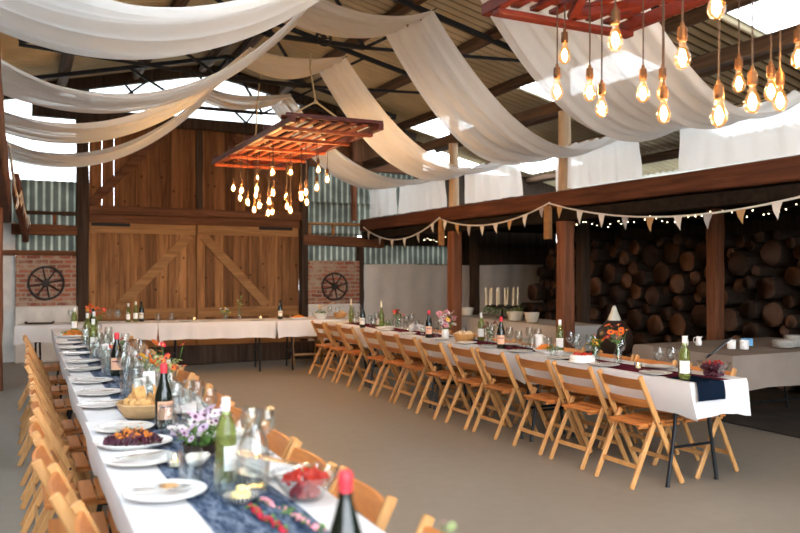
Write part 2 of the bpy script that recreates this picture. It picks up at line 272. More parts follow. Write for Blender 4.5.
# ------------------------------------------------------------------ mesh building
class MB:
    def __init__(s): s.v = []; s.f = []; s.m = []
    def add(s, vs, fs, mi=0):
        o = len(s.v); s.v += [tuple(v) for v in vs]; s.f += [tuple(i+o for i in f) for f in fs]; s.m += [mi]*len(fs); return s
    def box(s, c, d, rot=None, mi=0):
        hx, hy, hz = d[0]/2, d[1]/2, d[2]/2
        vs = [Vector((x, y, z)) for x in (-hx, hx) for y in (-hy, hy) for z in (-hz, hz)]
        if rot is not None: vs = [rot @ v for v in vs]
        c = Vector(c)
        return s.add([v+c for v in vs], [(0, 1, 3, 2), (4, 6, 7, 5), (0, 4, 5, 1), (2, 3, 7, 6), (0, 2, 6, 4), (1, 5, 7, 3)], mi)
    def bar(s, a, b, w, h, up=(0, 0, 1), mi=0):
        a, b = Vector(a), Vector(b); d = b-a; ln = d.length; d.normalize(); up = Vector(up)
        sd = d.cross(up)
        if sd.length < 1e-4: sd = d.cross(Vector((0, 1, 0)))
        sd.normalize(); u = sd.cross(d)
        vs = [p+sd*x*w/2+u*y*h/2 for p in (a, b) for x in (-1, 1) for y in (-1, 1)]
        return s.add(vs, [(0, 1, 3, 2), (4, 6, 7, 5), (0, 4, 5, 1), (2, 3, 7, 6), (0, 2, 6, 4), (1, 5, 7, 3)], mi)
    def tube(s, pts, r, n=8, caps=True, mi=0):
        pts = [Vector(p) for p in pts]; rs = r if isinstance(r, (list, tuple)) else [r]*len(pts)
        vs = []; prev = None
        for i, p in enumerate(pts):
            d = (pts[min(i+1, len(pts)-1)]-pts[max(i-1, 0)]).normalized()
            if prev is None:
                a = d.cross(Vector((0, 0, 1)))
                if a.length < 1e-3: a = Vector((1, 0, 0))
            else: a = prev-d*prev.dot(d)
            a.normalize(); prev = a; b = d.cross(a)
            vs += [p+(a*math.cos(2*PI*k/n)+b*math.sin(2*PI*k/n))*rs[i] for k in range(n)]
        fs = [(i*n+k, i*n+(k+1) % n, (i+1)*n+(k+1) % n, (i+1)*n+k) for i in range(len(pts)-1) for k in range(n)]
        if caps: fs += [tuple(range(n))[::-1], tuple((len(pts)-1)*n+k for k in range(n))]
        return s.add(vs, fs, mi)
    def lathe(s, prof, n=20, o=(0, 0, 0), mi=0, mat=None, sx=1, sy=1):
        vs = []; o = Vector(o)
        for r, z in prof:
            for k in range(n):
                v = Vector((r*math.cos(2*PI*k/n)*sx, r*math.sin(2*PI*k/n)*sy, z))
                vs.append((mat @ v if mat else v)+o)
        fs = [(i*n+k, i*n+(k+1) % n, (i+1)*n+(k+1) % n, (i+1)*n+k) for i in range(len(prof)-1) for k in range(n)]
        if prof[0][0] > 1e-6: fs.append(tuple(range(n))[::-1])
        if prof[-1][0] > 1e-6: fs.append(tuple((len(prof)-1)*n+k for k in range(n)))
        return s.add(vs, fs, mi)
    def lathe_open(s, prof, n=20, o=(0, 0, 0), mi=0):
        vs = []; o = Vector(o)
        for r, z in prof: vs += [Vector((r*math.cos(2*PI*k/n), r*math.sin(2*PI*k/n), z))+o for k in range(n)]
        fs = [(i*n+k, i*n+(k+1) % n, (i+1)*n+(k+1) % n, (i+1)*n+k) for i in range(len(prof)-1) for k in range(n)]
        return s.add(vs, fs, mi)
    def grid(s, fn, nu, nv, mi=0):
        vs = [fn(i/nu, j/nv) for i in range(nu+1) for j in range(nv+1)]
        fs = [(i*(nv+1)+j, (i+1)*(nv+1)+j, (i+1)*(nv+1)+j+1, i*(nv+1)+j+1) for i in range(nu) for j in range(nv)]
        return s.add(vs, fs, mi)
    def blob(s, c, r, rr=None, mi=0, sc=(1, 1, 1), n=6, jit=0.2):
        rr = rr or R; prof = [(0, -1), (0.75, -0.6), (1, 0.05), (0.7, 0.65), (0, 1)]
        vs = []; c = Vector(c); e = Euler((rr.uniform(0, 6), rr.uniform(0, 6), rr.uniform(0, 6))).to_matrix()
        for p, z in prof:
            for k in range(n):
                j = 1+rr.uniform(-jit, jit)
                v = Vector((p*math.cos(2*PI*k/n)*sc[0], p*math.sin(2*PI*k/n)*sc[1], z*sc[2]))*r*j
                vs.append(e @ v+c)
        fs = [(i*n+k, i*n+(k+1) % n, (i+1)*n+(k+1) % n, (i+1)*n+k) for i in range(4) for k in range(n)]
        return s.add(vs, fs, mi)
    def leafq(s, p, d, ln, w, rr=None, mi=0, droop=0.3):
        rr = rr or R; p = Vector(p); d = Vector(d).normalized(); sd = d.cross(Vector((rr.uniform(-.5, .5), rr.uniform(-.5, .5), 1)))
        if sd.length < 1e-3: sd = Vector((1, 0, 0))
        sd.normalize(); dn = Vector((0, 0, -1))
        m1 = p+d*ln*0.5; tp = p+d*ln+dn*ln*droop
        up = sd.cross(d)*w*0.25
        return s.add([p, m1+sd*w/2+up, m1, m1-sd*w/2+up, tp], [(0, 1, 2), (0, 2, 3), (1, 4, 2), (2, 4, 3)], mi)
    def build(s, name, mats, parent=None, loc=None, rz=None, smooth=True, bevel=0.0, ang=40, weld=False):
        me = bpy.data.meshes.new(name); me.from_pydata(s.v, [], s.f)
        if not isinstance(mats, (list, tuple)): mats = [mats]
        for m in mats: me.materials.append(M[m] if isinstance(m, str) else m)
        me.polygons.foreach_set('material_index', s.m)
        bm = bmesh.new(); bm.from_mesh(me)
        if weld: bmesh.ops.remove_doubles(bm, verts=bm.verts, dist=1e-5)
        bmesh.ops.recalc_face_normals(bm, faces=bm.faces); bm.to_mesh(me); bm.free()
        if smooth:
            me.polygons.foreach_set('use_smooth', [True]*len(me.polygons)); me.set_sharp_from_angle(angle=math.radians(ang))
        me.update()
        o = bpy.data.objects.new(name, me); COL.objects.link(o)
        if parent: o.parent = parent
        if loc: o.location = loc
        if rz: o.rotation_euler = (0, 0, rz)
        if bevel:
            b = o.modifiers.new('edge', 'BEVEL'); b.width = bevel; b.segments = 1; b.limit_method = 'ANGLE'
        return o

def tag(o, label=None, cat=None, group=None, kind=None):
    if label: o['label'] = label
    if cat: o['category'] = cat
    if group: o['group'] = group
    if kind: o['kind'] = kind
    return o
def thing(name, label, cat, loc=(0, 0, 0), rz=0.0, group=None):
    o = bpy.data.objects.new(name, None); COL.objects.link(o); o.empty_display_size = 0.1
    o.location = loc; o.rotation_euler = (0, 0, rz); return tag(o, label, cat, group)
def struct(mb, name, mat, **kw):
    o = mb.build(name, mat, **kw); o['kind'] = 'structure'; return o
KIDS = {}
def kids(o): return [c for c in o.children]
def dup(o, loc=None, rz=None, label=None, group=None, parent=None):
    c = o.copy(); COL.objects.link(c); c.parent = parent
    for ch in kids(o): dup(ch, parent=c)
    if loc is not None: c.location = loc
    if rz is not None: c.rotation_euler = (0, 0, rz)
    if label: c['label'] = label
    if group: c['group'] = group
    return c
class Kind:
    """first call moves the prototype itself, later calls copy it with its parts"""
    def __init__(s, make): s.make = make; s.proto = None
    def __call__(s, loc, rz, label, group=None, scale=1.0):
        if s.proto is None: o = s.proto = s.make()
        else: o = dup(s.proto)
        o.location = loc; o.rotation_euler = (0, 0, rz); o.scale = (scale,)*3
        o['label'] = label
        if group: o['group'] = group
        elif 'group' in o: del o['group']
        return o
# ------------------------------------------------------------------ the barn
RX, RZ, SL = 3.1, 5.25, 0.233          # ridge line and roof pitch
YB, YF = 14.3, -4.0                    # back wall, open front
XL, XR = -4.2, 11.0
def roofz(x): return RZ-SL*abs(x-RX)
PUR = [0.18, 1.3, 2.45, 3.6, 4.75, 5.95, 7.05]     # purlin offsets from the ridge

struct(MB().box((1.05, 5.2, -0.05), (10.5, 18.6, 0.1)), 'floor', 'floor', smooth=False)
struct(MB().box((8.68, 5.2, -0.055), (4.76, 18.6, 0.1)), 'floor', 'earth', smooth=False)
struct(MB().box((6.32, 5.2, -0.02), (0.05, 18.6, 0.045)), 'trim_80', 'steel', smooth=False)
g = MB().box((0, 5, -0.16), (120, 120, 0.1))
struct(g, 'ground', plain('packed yard gravel', (0.26, 0.25, 0.23), 0.95, var=0.3, scale=3), smooth=False)

# corrugated roof, laid in sheets between rafters; roof lights are sheets of their own
def corr(mb, xa, xb, y0, y1, pitch=0.16, amp=0.032, dz=0.0):
    n = max(4, int(round((y1-y0)/pitch*6)))
    fn = lambda u, v: (xa+(xb-xa)*u, y0+(y1-y0)*v, roofz(xa+(xb-xa)*u)+dz+amp*math.sin(2*PI*(y0+(y1-y0)*v)/pitch))
    mb.grid(fn, 1, n)
LIGHTS = [(6.95, 7.98, 3.4, 6.12), (6.95, 7.98, 7.7, 10.0), (6.95, 7.98, 12.3, 13.7), (9.15, 10.05, 6.6, 8.8), (9.15, 10.05, 12.2, 14.0)]
ADDED_AISLE = [(-3.3, -1.3, -2.6, 1.6), (-3.3, -1.3, 3.5, 5.5), (-3.3, -1.3, 7.5, 9.0)]  # unseen roof sheets, added to bring daylight in from the left
ADDED_NAVE = [(-0.9, 1.9, -1.3, 0.7), (-0.9, 1.9, 3.4, 4.6)]  # unseen too, added to brighten the left drapes and table
rf = MB(); corr(rf, XL-0.3, -3.3, YF, YB+0.25); corr(rf, -1.3, -.9, YF, YB+0.25); corr(rf, 1.9, RX, YF, YB+0.25); y = YF
for l in ADDED_NAVE: corr(rf, -.9, 1.9, y, l[2]); y = l[3]
corr(rf, -.9, 1.9, y, YB+0.25); y = YF
for l in ADDED_AISLE: corr(rf, -3.3, -1.3, y, l[2]); y = l[3]
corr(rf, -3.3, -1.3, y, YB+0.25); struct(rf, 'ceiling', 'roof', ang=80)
rr_ = MB(); corr(rr_, RX, 6.95, YF, YB+0.25)
def strip(xa, xb):
    ys = sorted([l for l in LIGHTS if l[0] == xa], key=lambda l: l[2]); y = YF
    for l in ys: corr(rr_, xa, xb, y, l[2]); y = l[3]
    corr(rr_, xa, xb, y, YB+0.25)
strip(6.95, 7.98); corr(rr_, 7.98, 9.15, YF, YB+0.25); strip(9.15, 10.05); corr(rr_, 10.05, XR+0.3, YF, YB+0.25)
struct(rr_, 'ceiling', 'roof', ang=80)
for i, (xa, xb, y0, y1) in enumerate(LIGHTS+ADDED_AISLE+ADDED_NAVE):  # seen roof lights first, then the added aisle and nave sheets
    m = MB(); corr(m, xa, xb, y0, y1); struct(m, 'window_%d' % (i+1), 'rooflight', ang=80)
# rough timber purlins under the sheets
k = 0
for s in (-1, 1):
    for off in PUR:
        x = RX+s*off
        if x < XL: continue
        z = roofz(x)-0.10
        m = MB(); n = 12
        pts = [(x+R.uniform(-.015, .015), YF+0.1+(YB-0.2-YF)*i/n, z+R.uniform(-.015, .012)) for i in range(n+1)]
        m.tube(pts, 0.085, 7); k += 1
        struct(m, 'trim_%d' % k, 'purlin')
# steel roof trusses
def truss(y, name):
    m = MB(); zt = 4.16
    for s in (-1, 1):
        e = RX+s*3.1
        m.bar((RX, y, RZ-0.2), (e, y, roofz(e)-0.2), 0.05, 0.06)
        m.bar((RX+s*0.6, y, zt), (RX, y, RZ-0.22), 0.035, 0.035)
        m.bar((RX+s*0.6, y, zt), (RX+s*1.55, y, roofz(RX+1.55)-0.2), 0.035, 0.035)
        m.bar((RX+s*0.6, y, zt), (e, y, roofz(e)-0.24), 0.035, 0.035)
    m.bar((RX-0.6, y, zt), (RX+0.6, y, zt), 0.05, 0.05)
    struct(m, name, 'steel', smooth=False)
for i, y in enumerate((-1.0, 1.5, 3.9, 6.3, 8.5, 10.65, 12.8)): truss(y, 'trim_%d' % (30+i))

# right-hand posts, beam and loft
def timber(name, a, b, w, h, mat, up=(0, 0, 1), seg=8, wob=0.008):
    a, b = Vector(a), Vector(b); m = MB(); d = (b-a).normalized(); up = Vector(up); sd = d.cross(up)
    if sd.length < 1e-3: sd = d.cross(Vector((0, 1, 0)))
    sd.normalize(); u = sd.cross(d); rows = []
    for i in range(seg+1):
        p = a+(b-a)*i/seg; ww, hh = w/2+R.uniform(-wob, wob), h/2+R.uniform(-wob, wob); c = 0.16
        for x, y in ((1, 1-c), (1-c, 1), (-1+c, 1), (-1, 1-c), (-1, -1+c), (-1+c, -1), (1-c, -1), (1, -1+c)):
            rows.append(p+sd*x*ww+u*y*hh)
    m.v = [tuple(v) for v in rows]
    for i in range(seg):
        for q in range(8): m.f.append((i*8+q, i*8+(q+1) % 8, (i+1)*8+(q+1) % 8, (i+1)*8+q)); m.m.append(0)
    m.f += [tuple(range(8))[::-1], tuple(seg*8+q for q in range(8))]; m.m += [0, 0]
    return struct(m, name, mat, smooth=False)
BX = 6.2
timber('beam', (BX, YF+0.2, 2.405), (BX, YB-0.05, 2.405), 0.2, 0.215, 'timber', seg=24)
timber('beam', (BX+0.03, YF+0.2, 2.205), (BX+0.03, YB-0.05, 2.205), 0.16, 0.15, 'blackish', seg=24)
POSTY = (2.1, 5.2-1.0, 8.25, 10.9)
for y in (1.2, 7.93, 10.72):
    timber('pillar', (BX+0.03, y, 0), (BX+0.03, y, 2.13), 0.175, 0.17, 'timber_z', up=(0, 1, 0))
    m = MB().box((BX-0.115, y+0.17, 2.12), (0.05, 0.11, 0.42)); struct(m, 'trim_%d' % (50+int(y)), 'brace', smooth=False)
    m = MB(); m.tube([(BX, y-0.03, 2.51), (BX+0.01, y-0.02, 3.0), (BX-0.01, y-0.03, 3.52)], [0.085, 0.08, 0.075], 10)
    struct(m, 'pillar', 'log_pole')
    m = MB(); m.tube([(BX, y-0.03, 3.66), (BX, y-0.03, roofz(BX)-0.03)], 0.07, 10); struct(m, 'pillar', 'darktimber')
timber('beam', (BX+0.02, YF+0.2, 3.60), (BX+0.02, YB-0.05, 3.60), 0.14, 0.15, 'purlin', seg=20)
struct(MB().box(((BX+XR)/2+0.1, (YF+YB)/2, 2.46), (XR-BX-0.25, YB-YF-0.1, 0.05)), 'ceiling', 'blackish', smooth=False)
for i in range(15):
    y = -3.4+i*1.2
    if abs(y-7.93) < .2 or abs(y-10.72) < .2: y += .3
    timber('beam', (BX+0.15, y, 2.36), (XR-0.05, y, 2.36), 0.09, 0.13, 'blackish', seg=4)
for y in (7.15, 9.74, 13.0): timber('pillar', (8.0, y, 0), (8.0, y, 2.29), 0.16, 0.16, 'timber_z' if y < 8 else 'darktimber', up=(0, 1, 0))
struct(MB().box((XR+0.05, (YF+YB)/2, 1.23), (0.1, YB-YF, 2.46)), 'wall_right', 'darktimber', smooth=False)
struct(MB().box((XR+0.05, (YF+YB)/2, 2.94), (0.03, YB-YF, 0.92)), 'window_24', 'rooflight', smooth=False)  # unseen glazing, added to light the hanging drape ends from behind
struct(MB().box((XL-0.2, (YF+YB)/2, 1.75), (0.1, YB-YF, 3.5)), 'wall_left', 'upboard', smooth=False)
# wall behind the camera: closed boards beside the big open doorway
struct(MB().box((8.2, YF-0.05, 1.75), (5.6, 0.1, 3.5)), 'wall_front', 'upboard', smooth=False)
# left-hand beam on its posts, the side aisle beyond stands open to the yard
timber('beam', (-0.19, YF+0.2, 2.52), (-0.19, YB-0.05, 2.46), 0.2, 0.36, 'timber', seg=20)
timber('beam', (-0.03, 11.2, 2.62), (0.11, YB-0.2, 2.12), 0.09, 0.30, 'timber', seg=6)
for y in (1.0, 6.9, 11.0):
    timber('pillar', (-0.26, y, 0), (-0.26, y, 2.3), 0.18, 0.18, 'timber_z', up=(0, 1, 0))
    m = MB(); m.tube([(-0.25, y+0.3, 2.45), (-0.25, y+0.3, 3.2), (-0.25, y+0.3, roofz(-0.25)-0.05)], 0.08, 10); struct(m, 'pillar', 'log_pole')
timber('beam', (-0.25, YF+0.2, 3.60), (-0.25, YB-0.05, 3.60), 0.14, 0.15, 'purlin', seg=20)

# ---- back wall
def box_between(x0, x1, z0, z1, y, t): return ((x0+x1)/2, y, (z0+z1)/2), (x1-x0, t, z1-z0)
def vcorr(x0, x1, z0, z1, y, pitch=0.12, amp=0.018, top=None):
    m = MB(); n = int((x1-x0)/pitch*6)
    m.grid(lambda u, v: (x0+(x1-x0)*u, y+amp*math.sin(2*PI*(x0+(x1-x0)*u)/pitch), z0+((z1 if top is None else top(x0+(x1-x0)*u))-z0)*v), n, 1); return m
W = YB
# left bay: plinth, brick, timber, green sheet, clear sheet
struct(MB().box(*box_between(-0.05, 0.90, 0, 0.92, W-0.08, 0.36)), 'wall_back', 'whitewash', bevel=0.02, smooth=False)
struct(MB().box(*box_between(-0.04, 0.90, 0.9, 1.76, W, 0.22)), 'wall_back', 'brick', bevel=0.015, smooth=False)
timber('beam', (-0.3, W-0.02, 1.80), (0.9, W-0.02, 1.80), 0.16, 0.08, 'timber_x', seg=5)
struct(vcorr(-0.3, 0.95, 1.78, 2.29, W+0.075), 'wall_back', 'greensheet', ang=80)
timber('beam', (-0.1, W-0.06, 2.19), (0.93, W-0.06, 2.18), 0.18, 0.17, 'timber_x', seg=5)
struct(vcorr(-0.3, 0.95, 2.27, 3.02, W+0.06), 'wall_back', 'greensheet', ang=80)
timber('beam', (0.08, W-0.02, 2.47), (0.93, W-0.02, 2.47), 0.12, 0.05, 'darktimber', seg=4)
timber('beam', (0.55, W, 2.27), (0.55, W, 2.46), 0.06, 0.06, 'timber_z', up=(0, 1, 0), seg=2)
struct(vcorr(-1.2, 0.95, 3.0, 4.1, W+0.1, 0.14, 0.02, lambda x: roofz(x)), 'window_21', 'clearsheet', ang=80)
timber('pillar', (0.98, W-0.05, 0), (0.98, W-0.05, roofz(0.98)-0.06), 0.2, 0.2, 'darktimber', up=(0, 1, 0))
# outer pieces of the back wall, left aisle and right lean-to
struct(MB().box(*box_between(XL, -0.04, 0, 2.3, W+0.05, 0.1)), 'wall_back', 'whitewash', smooth=False)
struct(MB().box(*box_between(XL, -0.28, 2.2, 3.6, W+0.09, 0.1)), 'wall_back', 'darktimber', smooth=False)
# right bay
struct(MB().box(*box_between(4.98, 6.08, 0, 0.86, W-0.02, 0.26)), 'wall_back', 'whitewash', bevel=0.02, smooth=False)
struct(MB().box(*box_between(4.98, 6.08, 0.86, 1.7, W, 0.22)), 'wall_back', 'brick', bevel=0.015, smooth=False)
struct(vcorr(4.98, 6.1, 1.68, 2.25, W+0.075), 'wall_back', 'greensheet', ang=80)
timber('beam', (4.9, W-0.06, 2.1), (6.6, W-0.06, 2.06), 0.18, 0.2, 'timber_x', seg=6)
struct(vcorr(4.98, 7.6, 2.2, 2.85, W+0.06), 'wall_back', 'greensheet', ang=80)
timber('beam', (5.0, W-0.02, 2.42), (6.1, W-0.02, 2.42), 0.12, 0.06, 'brace', seg=4)
for xx in (5.06, 5.55): timber('beam', (xx, W-0.01, 2.2), (xx, W-0.01, 2.39), 0.06, 0.06, 'brace', up=(0, 1, 0), seg=2)
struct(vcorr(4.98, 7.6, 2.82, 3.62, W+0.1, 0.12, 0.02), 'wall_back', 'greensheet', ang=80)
m = MB(); m.grid(lambda u, v: (4.98+2.62*u, W+.1, 3.6+(roofz(4.98+2.62*u)-3.6)*v), 12, 1); struct(m, 'wall_back', 'upboard', smooth=False)
timber('beam', (4.95, W-0.02, 3.62), (7.5, W-0.02, 3.55), 0.14, 0.16, 'timber_x', seg=6)
timber('pillar', (4.93, W-0.05, 0), (4.93, W-0.05, roofz(4.93)-0.06), 0.14, 0.2, 'darktimber', up=(0, 1, 0))
timber('pillar', (6.12, W-0.03, 0), (6.12, W-0.03, 2.0), 0.12, 0.14, 'darktimber', up=(0, 1, 0))
timber('pillar', (6.0, W-0.0, 2.5), (6.0, W-0.0, roofz(6)-0.06), 0.1, 0.1, 'timber_z', up=(0, 1, 0))
m = MB(); m.grid(lambda u, v: (6.2+4.4*u, W-0.03+0.02*math.sin(u*33)*v+0.012*math.sin(u*71+v*2), 1.63*(1-v)+0.01*math.sin(u*9)), 90, 8)
struct(m, 'wall_back', 'tarp')
struct(MB().box(*box_between(6.2, XR, 0, 1.64, W+0.06, 0.08)), 'wall_back', 'darktimber', smooth=False)
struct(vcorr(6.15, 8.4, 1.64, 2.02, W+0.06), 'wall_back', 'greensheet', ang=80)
struct(MB().box(*box_between(8.4, XR, 1.6, 2.06, W+0.06, 0.08)).box(*box_between(6.2, XR, 2.02, 2.44, W+0.06, 0.08)).box(*box_between(7.4, XR, 2.5, 3.6, W+0.06, 0.08)), 'wall_back', 'darktimber', smooth=False)
# gable sheet over the doors, dark bowed rafter in front of it
struct(vcorr(0.9, 5.0, 4.1, 5.0, W+0.1, 0.14, 0.02, lambda x: roofz(x)), 'window_23', 'clearsheet', ang=80)
m = MB()
pts = [(-1.0+8.2*i/16, W-0.32, 0) for i in range(17)]
pts = [(x, y, min(roofz(x)-0.13, 5.09-0.045*(x-2.9)**2)) for x, y, z in pts]
for a, b in zip(pts, pts[1:]): m.bar(a, b, 0.1, 0.2)
struct(m, 'beam', 'darktimber', smooth=False)
m = MB()
for a, b in (((2.2, 4.95), (1.35, 4.25)), ((2.9, 4.95), (3.75, 4.2)), ((1.5, 4.85), (2.1, 4.15)), ((4.2, 4.85), (3.7, 4.15)), ((4.3, 4.85), (4.9, 4.2))):
    m.bar((a[0], W-0.3, a[1]), (b[0], W-0.3, b[1]), 0.035, 0.035)
struct(m, 'trim_60', 'steel', smooth=False)
# upper boards, with daylight in the gaps between them
m = MB(); x = 1.09; i = 0
while x < 4.85:
    w = min(0.19+R.uniform(-.02, .02), 4.86-x); gap = 0.006 if i not in (1, 2) else 0.006; i += 1
    m.box(((x+w/2), W+0.02+R.uniform(-.006, .006), 3.36), (w-gap, 0.03, 1.62-R.uniform(0, .05))); x += w
m.box((3.24, W+0.052, 3.36), (3.22, 0.02, 1.55)).box((1.17, W+0.052, 3.36), (.15, .02, 1.55)); struct(m, 'wall_back', 'upboard', smooth=False)
timber('beam', (1.0, W-0.05, 2.545), (4.95, W-0.05, 2.545), 0.14, 0.15, 'timber_x', seg=10)
timber('beam', (1.0, W+0.02, 2.43), (4.95, W+0.02, 2.43), 0.1, 0.2, 'timber_x', seg=10)
timber('beam', (0.2, W-0.04, 4.17), (5.0, W-0.04, 4.15), 0.12, 0.2, 'darktimber', seg=10)
for a, b in (((1.12, 2.66), (2.35, 3.98)), ((4.82, 2.66), (3.6, 3.98))):
    timber('beam', (a[0], W-0.03, a[1]), (b[0], W-0.03, b[1]), 0.05, 0.15, 'timber_x', up=(0, 1, 0) if False else (0, 0, 1), seg=5)
timber('beam', (2.95, W-0.03, 2.62), (2.95, W-0.03, 4.1), 0.12, 0.05, 'darktimber', up=(0, 1, 0), seg=3)
# two big ledged and braced doors
def barn_door(name, x0, x1, brace):
    t = MB(); x = x0
    while x < x1-0.03:
        w = min(0.17+R.uniform(-.025, .02), x1-x); gap = 0.007
        t.box((x+w/2, W+0.0+R.uniform(-.005, .005), 1.22), (w-gap, 0.03, 2.36-R.uniform(0, .03))); x += w
    t.box(((x0+x1)/2, W+.03, 1.22), (x1-x0+.06, .02, 2.3)); o = struct(t, name, 'doorboard', smooth=False)
    y = W-0.035
    for z, hh in ((2.24, 0.17), (0.75, 0.17), (0.2, 0.17)):
        struct(MB().box(((x0+x1)/2, y, z), (x1-x0-0.03, 0.035, hh)), 'door_rail', 'brace', parent=o, smooth=False)
    a, b = brace; struct(MB().bar((a[0], y-0.004, a[1]), (b[0], y-0.004, b[1]), 0.035, 0.16, up=(0, 0, 1)), 'door_brace', 'brace', parent=o, smooth=False)
    return o
d1 = barn_door('door_1', 1.05, 2.895, ((1.55, 0.86), (2.78, 2.14)))
d2 = barn_door('door_2', 2.905, 4.83, ((3.02, 2.14), (4.2, 0.86)))
for o, xa, xb in ((d1, 1.12, 1.75), (d2, 4.05, 4.70)):
    h = MB().box(((xa+xb)/2, W-0.06, 2.30), (xb-xa, 0.012, 0.055)); h.lathe([(0.0, -.012), (.02, -.006), (.02, .006), (0, .012)], 8, ((xa+xb)/2+0.28, W-0.07, 2.30), mat=Matrix.Rotation(PI/2, 3, 'X'))
    struct(h, 'hinge_strap', 'steel', parent=o)
# low black rail lying along the foot of the doors
timber('trim_61', (0.9, 12.62, 0.16), (5.4, 12.62, 0.16), 0.12, 0.3, 'darktimber', seg=6)
# ------------------------------------------------------------------ ceiling drapes
PXL, P1, P2, PXR = -0.22, 2.55, 3.70, 6.2
def swag(name, parent, xa, za, xb, zb, y0, y1, sag, seed, ta=(0, 0), tb=(0, 0), es=0.0):
    rr = random.Random(seed); ph = [rr.uniform(0, 6.28) for _ in range(6)]; fr = [rr.uniform(.8, 1.2) for _ in range(6)]
    def fn(u, v):
        q = v-.5; A_, B_ = xa+ta[0]*q, xb+tb[0]*q
        x = A_+(B_-A_)*u; z = (za+ta[1]*q)*(1-u)+(zb+tb[1]*q)*u-4*sag*u*(1-u); e = math.sin(PI*u)
        y = y0+(y1-y0)*v
        z += 0.024*math.sin(v*24*fr[0]+ph[0]+0.6*u)*(0.55+0.45*e)+0.017*math.sin(v*43*fr[1]+ph[1]-0.8*u)+0.009*math.sin(v*67*fr[4]+ph[4])+0.03*math.sin(v*9*fr[2]+ph[2]+u*1.5)*e
        z -= 0.05*e*(2*v-1)**2*sag+es*(1-v)*e
        y += 0.03*math.sin(u*5+ph[3])*e
        return (x, y, z)
    m = MB(); m.grid(fn, 40, 72); return m.build(name, 'drape', parent)
def tail(parent, y0, y1, z0, z1, seed, lean):
    rr = random.Random(seed); ph = [rr.uniform(0, 6.28) for _ in range(4)]
    def fn(u, v):
        y = y0+(y1-y0)*u; z = z0+(z1-z0)*v
        return (PXR+0.018*math.sin(u*42+ph[0])*(0.5+0.5*v)+0.02*math.sin(u*17+ph[1]+v), y-lean*v*(1-u)+0.01*math.sin(v*6+u*9), z)
    m = MB(); m.grid(fn, 60, 10); return m.build('hanging_end', 'hang', parent)
DR = [(4.40, 6.0), (6.63, 8.10), (8.88, 10.35), (10.95, 12.65)]
for i, (y0, y1) in enumerate(DR):
    t = thing('ceiling_drape', 'sheer white muslin strip swagged under the roof, %s from the near end' % ORD[i], 'drape', (0, y0, 3.1), 0, 'white muslin ceiling drapes')
    a, b = 0, y1-y0
    dz = 3.1
    pz = (4.07, 4.09, 4.19, 4.15)[i]; s1, s2 = (.30, .20), ((-.25, .20) if i == 0 else (.18, .20))
    swag('swag', t, PXL, 3.17-dz, P1, pz-dz, a, b, 0.50, 10+i, (0, 0), s1, (0, .10, -.05, 0)[i])
    swag('swag', t, P1, pz-dz, P2, pz+.03-dz, a, b, 0.10, 20+i, s1, s2)
    swag('swag', t, P2, pz+.03-dz, PXR-0.02, 3.07-dz, a, b, (0.66, .64, .62, .55)[i], 30+i, s2, (0, 0))
    for xx, zz, st in ((P1, pz, s1), (P2, pz+.03, s2)):
        MB().tube([(xx-st[0]*.56, a-.09, zz-dz-st[1]*.56+.012), (xx+st[0]*.56, b+.09, zz-dz+st[1]*.56+.012)], .006, 5).build('support_cord', 'cord', t)
    tail(t, a+(0.0 if i else -0.3), b, 3.07-dz, 2.535-dz, 40+i, 0.06)
# a fifth short hanging sheet at the far end of the clerestory
t = thing('hanging_sheet', 'small white cloth hanging above the beam next to the back wall, beyond the drapes', 'sheet', (0, 12.75, 3.1), 0)
tail(t, 0.05, 1.25, -0.02, -0.56, 51, 0.05)
m = MB().tube([(PXR, 0, 0), (PXR, 1.32, -0.01)], 0.006, 5); m.build('hanging_wire', 'rope', t)
# wires that carry the drapes
for x, z in ((PXL, 3.165), (PXR, 3.075)):
    m = MB(); m.tube([(x, 1.0+i*1.3, z+0.012) for i in range(9)], 0.006, 5); w = m.build('support_wire', 'rope')
    tag(w, {P1: 'thin wire under the roof on the ridge side of the falling drapes to the left', P2: 'thin wire under the roof carrying the seam where drapes fall to the right', PXL: 'thin wire over the outer aisle beam carrying the drape ends', PXR: 'thin wire over the lean-to beam carrying the hanging drape ends'}[x], 'wire')

# ------------------------------------------------------------------ hanging lights
def light_frame(cx, y0, y1, z, label, sm='redwood'):
    t = thing('slatted_light_frame', label, 'chandelier frame', (cx, (y0+y1)/2, z)); h = (y1-y0)/2; w = 0.5
    for s in (-1, 1): MB().bar((s*w, -h-.08, 0), (s*w, h+.08, 0), 0.06, 0.07).build('side_rail', 'redpaint' , t, bevel=0.004, smooth=False)
    ys = [-h, -h+.16, -h*.52, -h*.05, h*.42, h*.93]
    for i, y in enumerate(ys):
        MB().bar((-w-.05, y, 0.055), (w+.05, y, 0.055), 0.055, 0.04).build('cross_bar', 'redpaint', t, bevel=0.004, smooth=False)
        if i: MB().bar((-w-.02, y+.06, -0.052), (w+.02, y+.06, -0.052), 0.075, 0.034).build('cross_bar', sm, t, bevel=0.004, smooth=False)
    for k in range(6):
        x = -w+0.143*(k+1)
        MB().bar((x, -h+.02, 0.02), (x, h-.02, 0.02), 0.062, 0.026).build('slat', sm, t, bevel=0.003, smooth=False)
    for a, b in (((-w, h*.42), (0, h*.93)), ((w, h*.42), (0, h*.93))):
        MB().bar((a[0], a[1], -0.02), (b[0], b[1], -0.02), 0.05, 0.05).build('diagonal_brace', 'redpaint', t, smooth=False)
    return t
f1 = light_frame(3.04, 7.75, 11.2, 3.07, 'red slatted timber frame hung level over the middle of the barn, bulbs below')
f2 = light_frame(3.06, 0.45, 3.95, 3.09, 'red slatted timber frame overhead at the near end, bulbs below', 'redpaint')
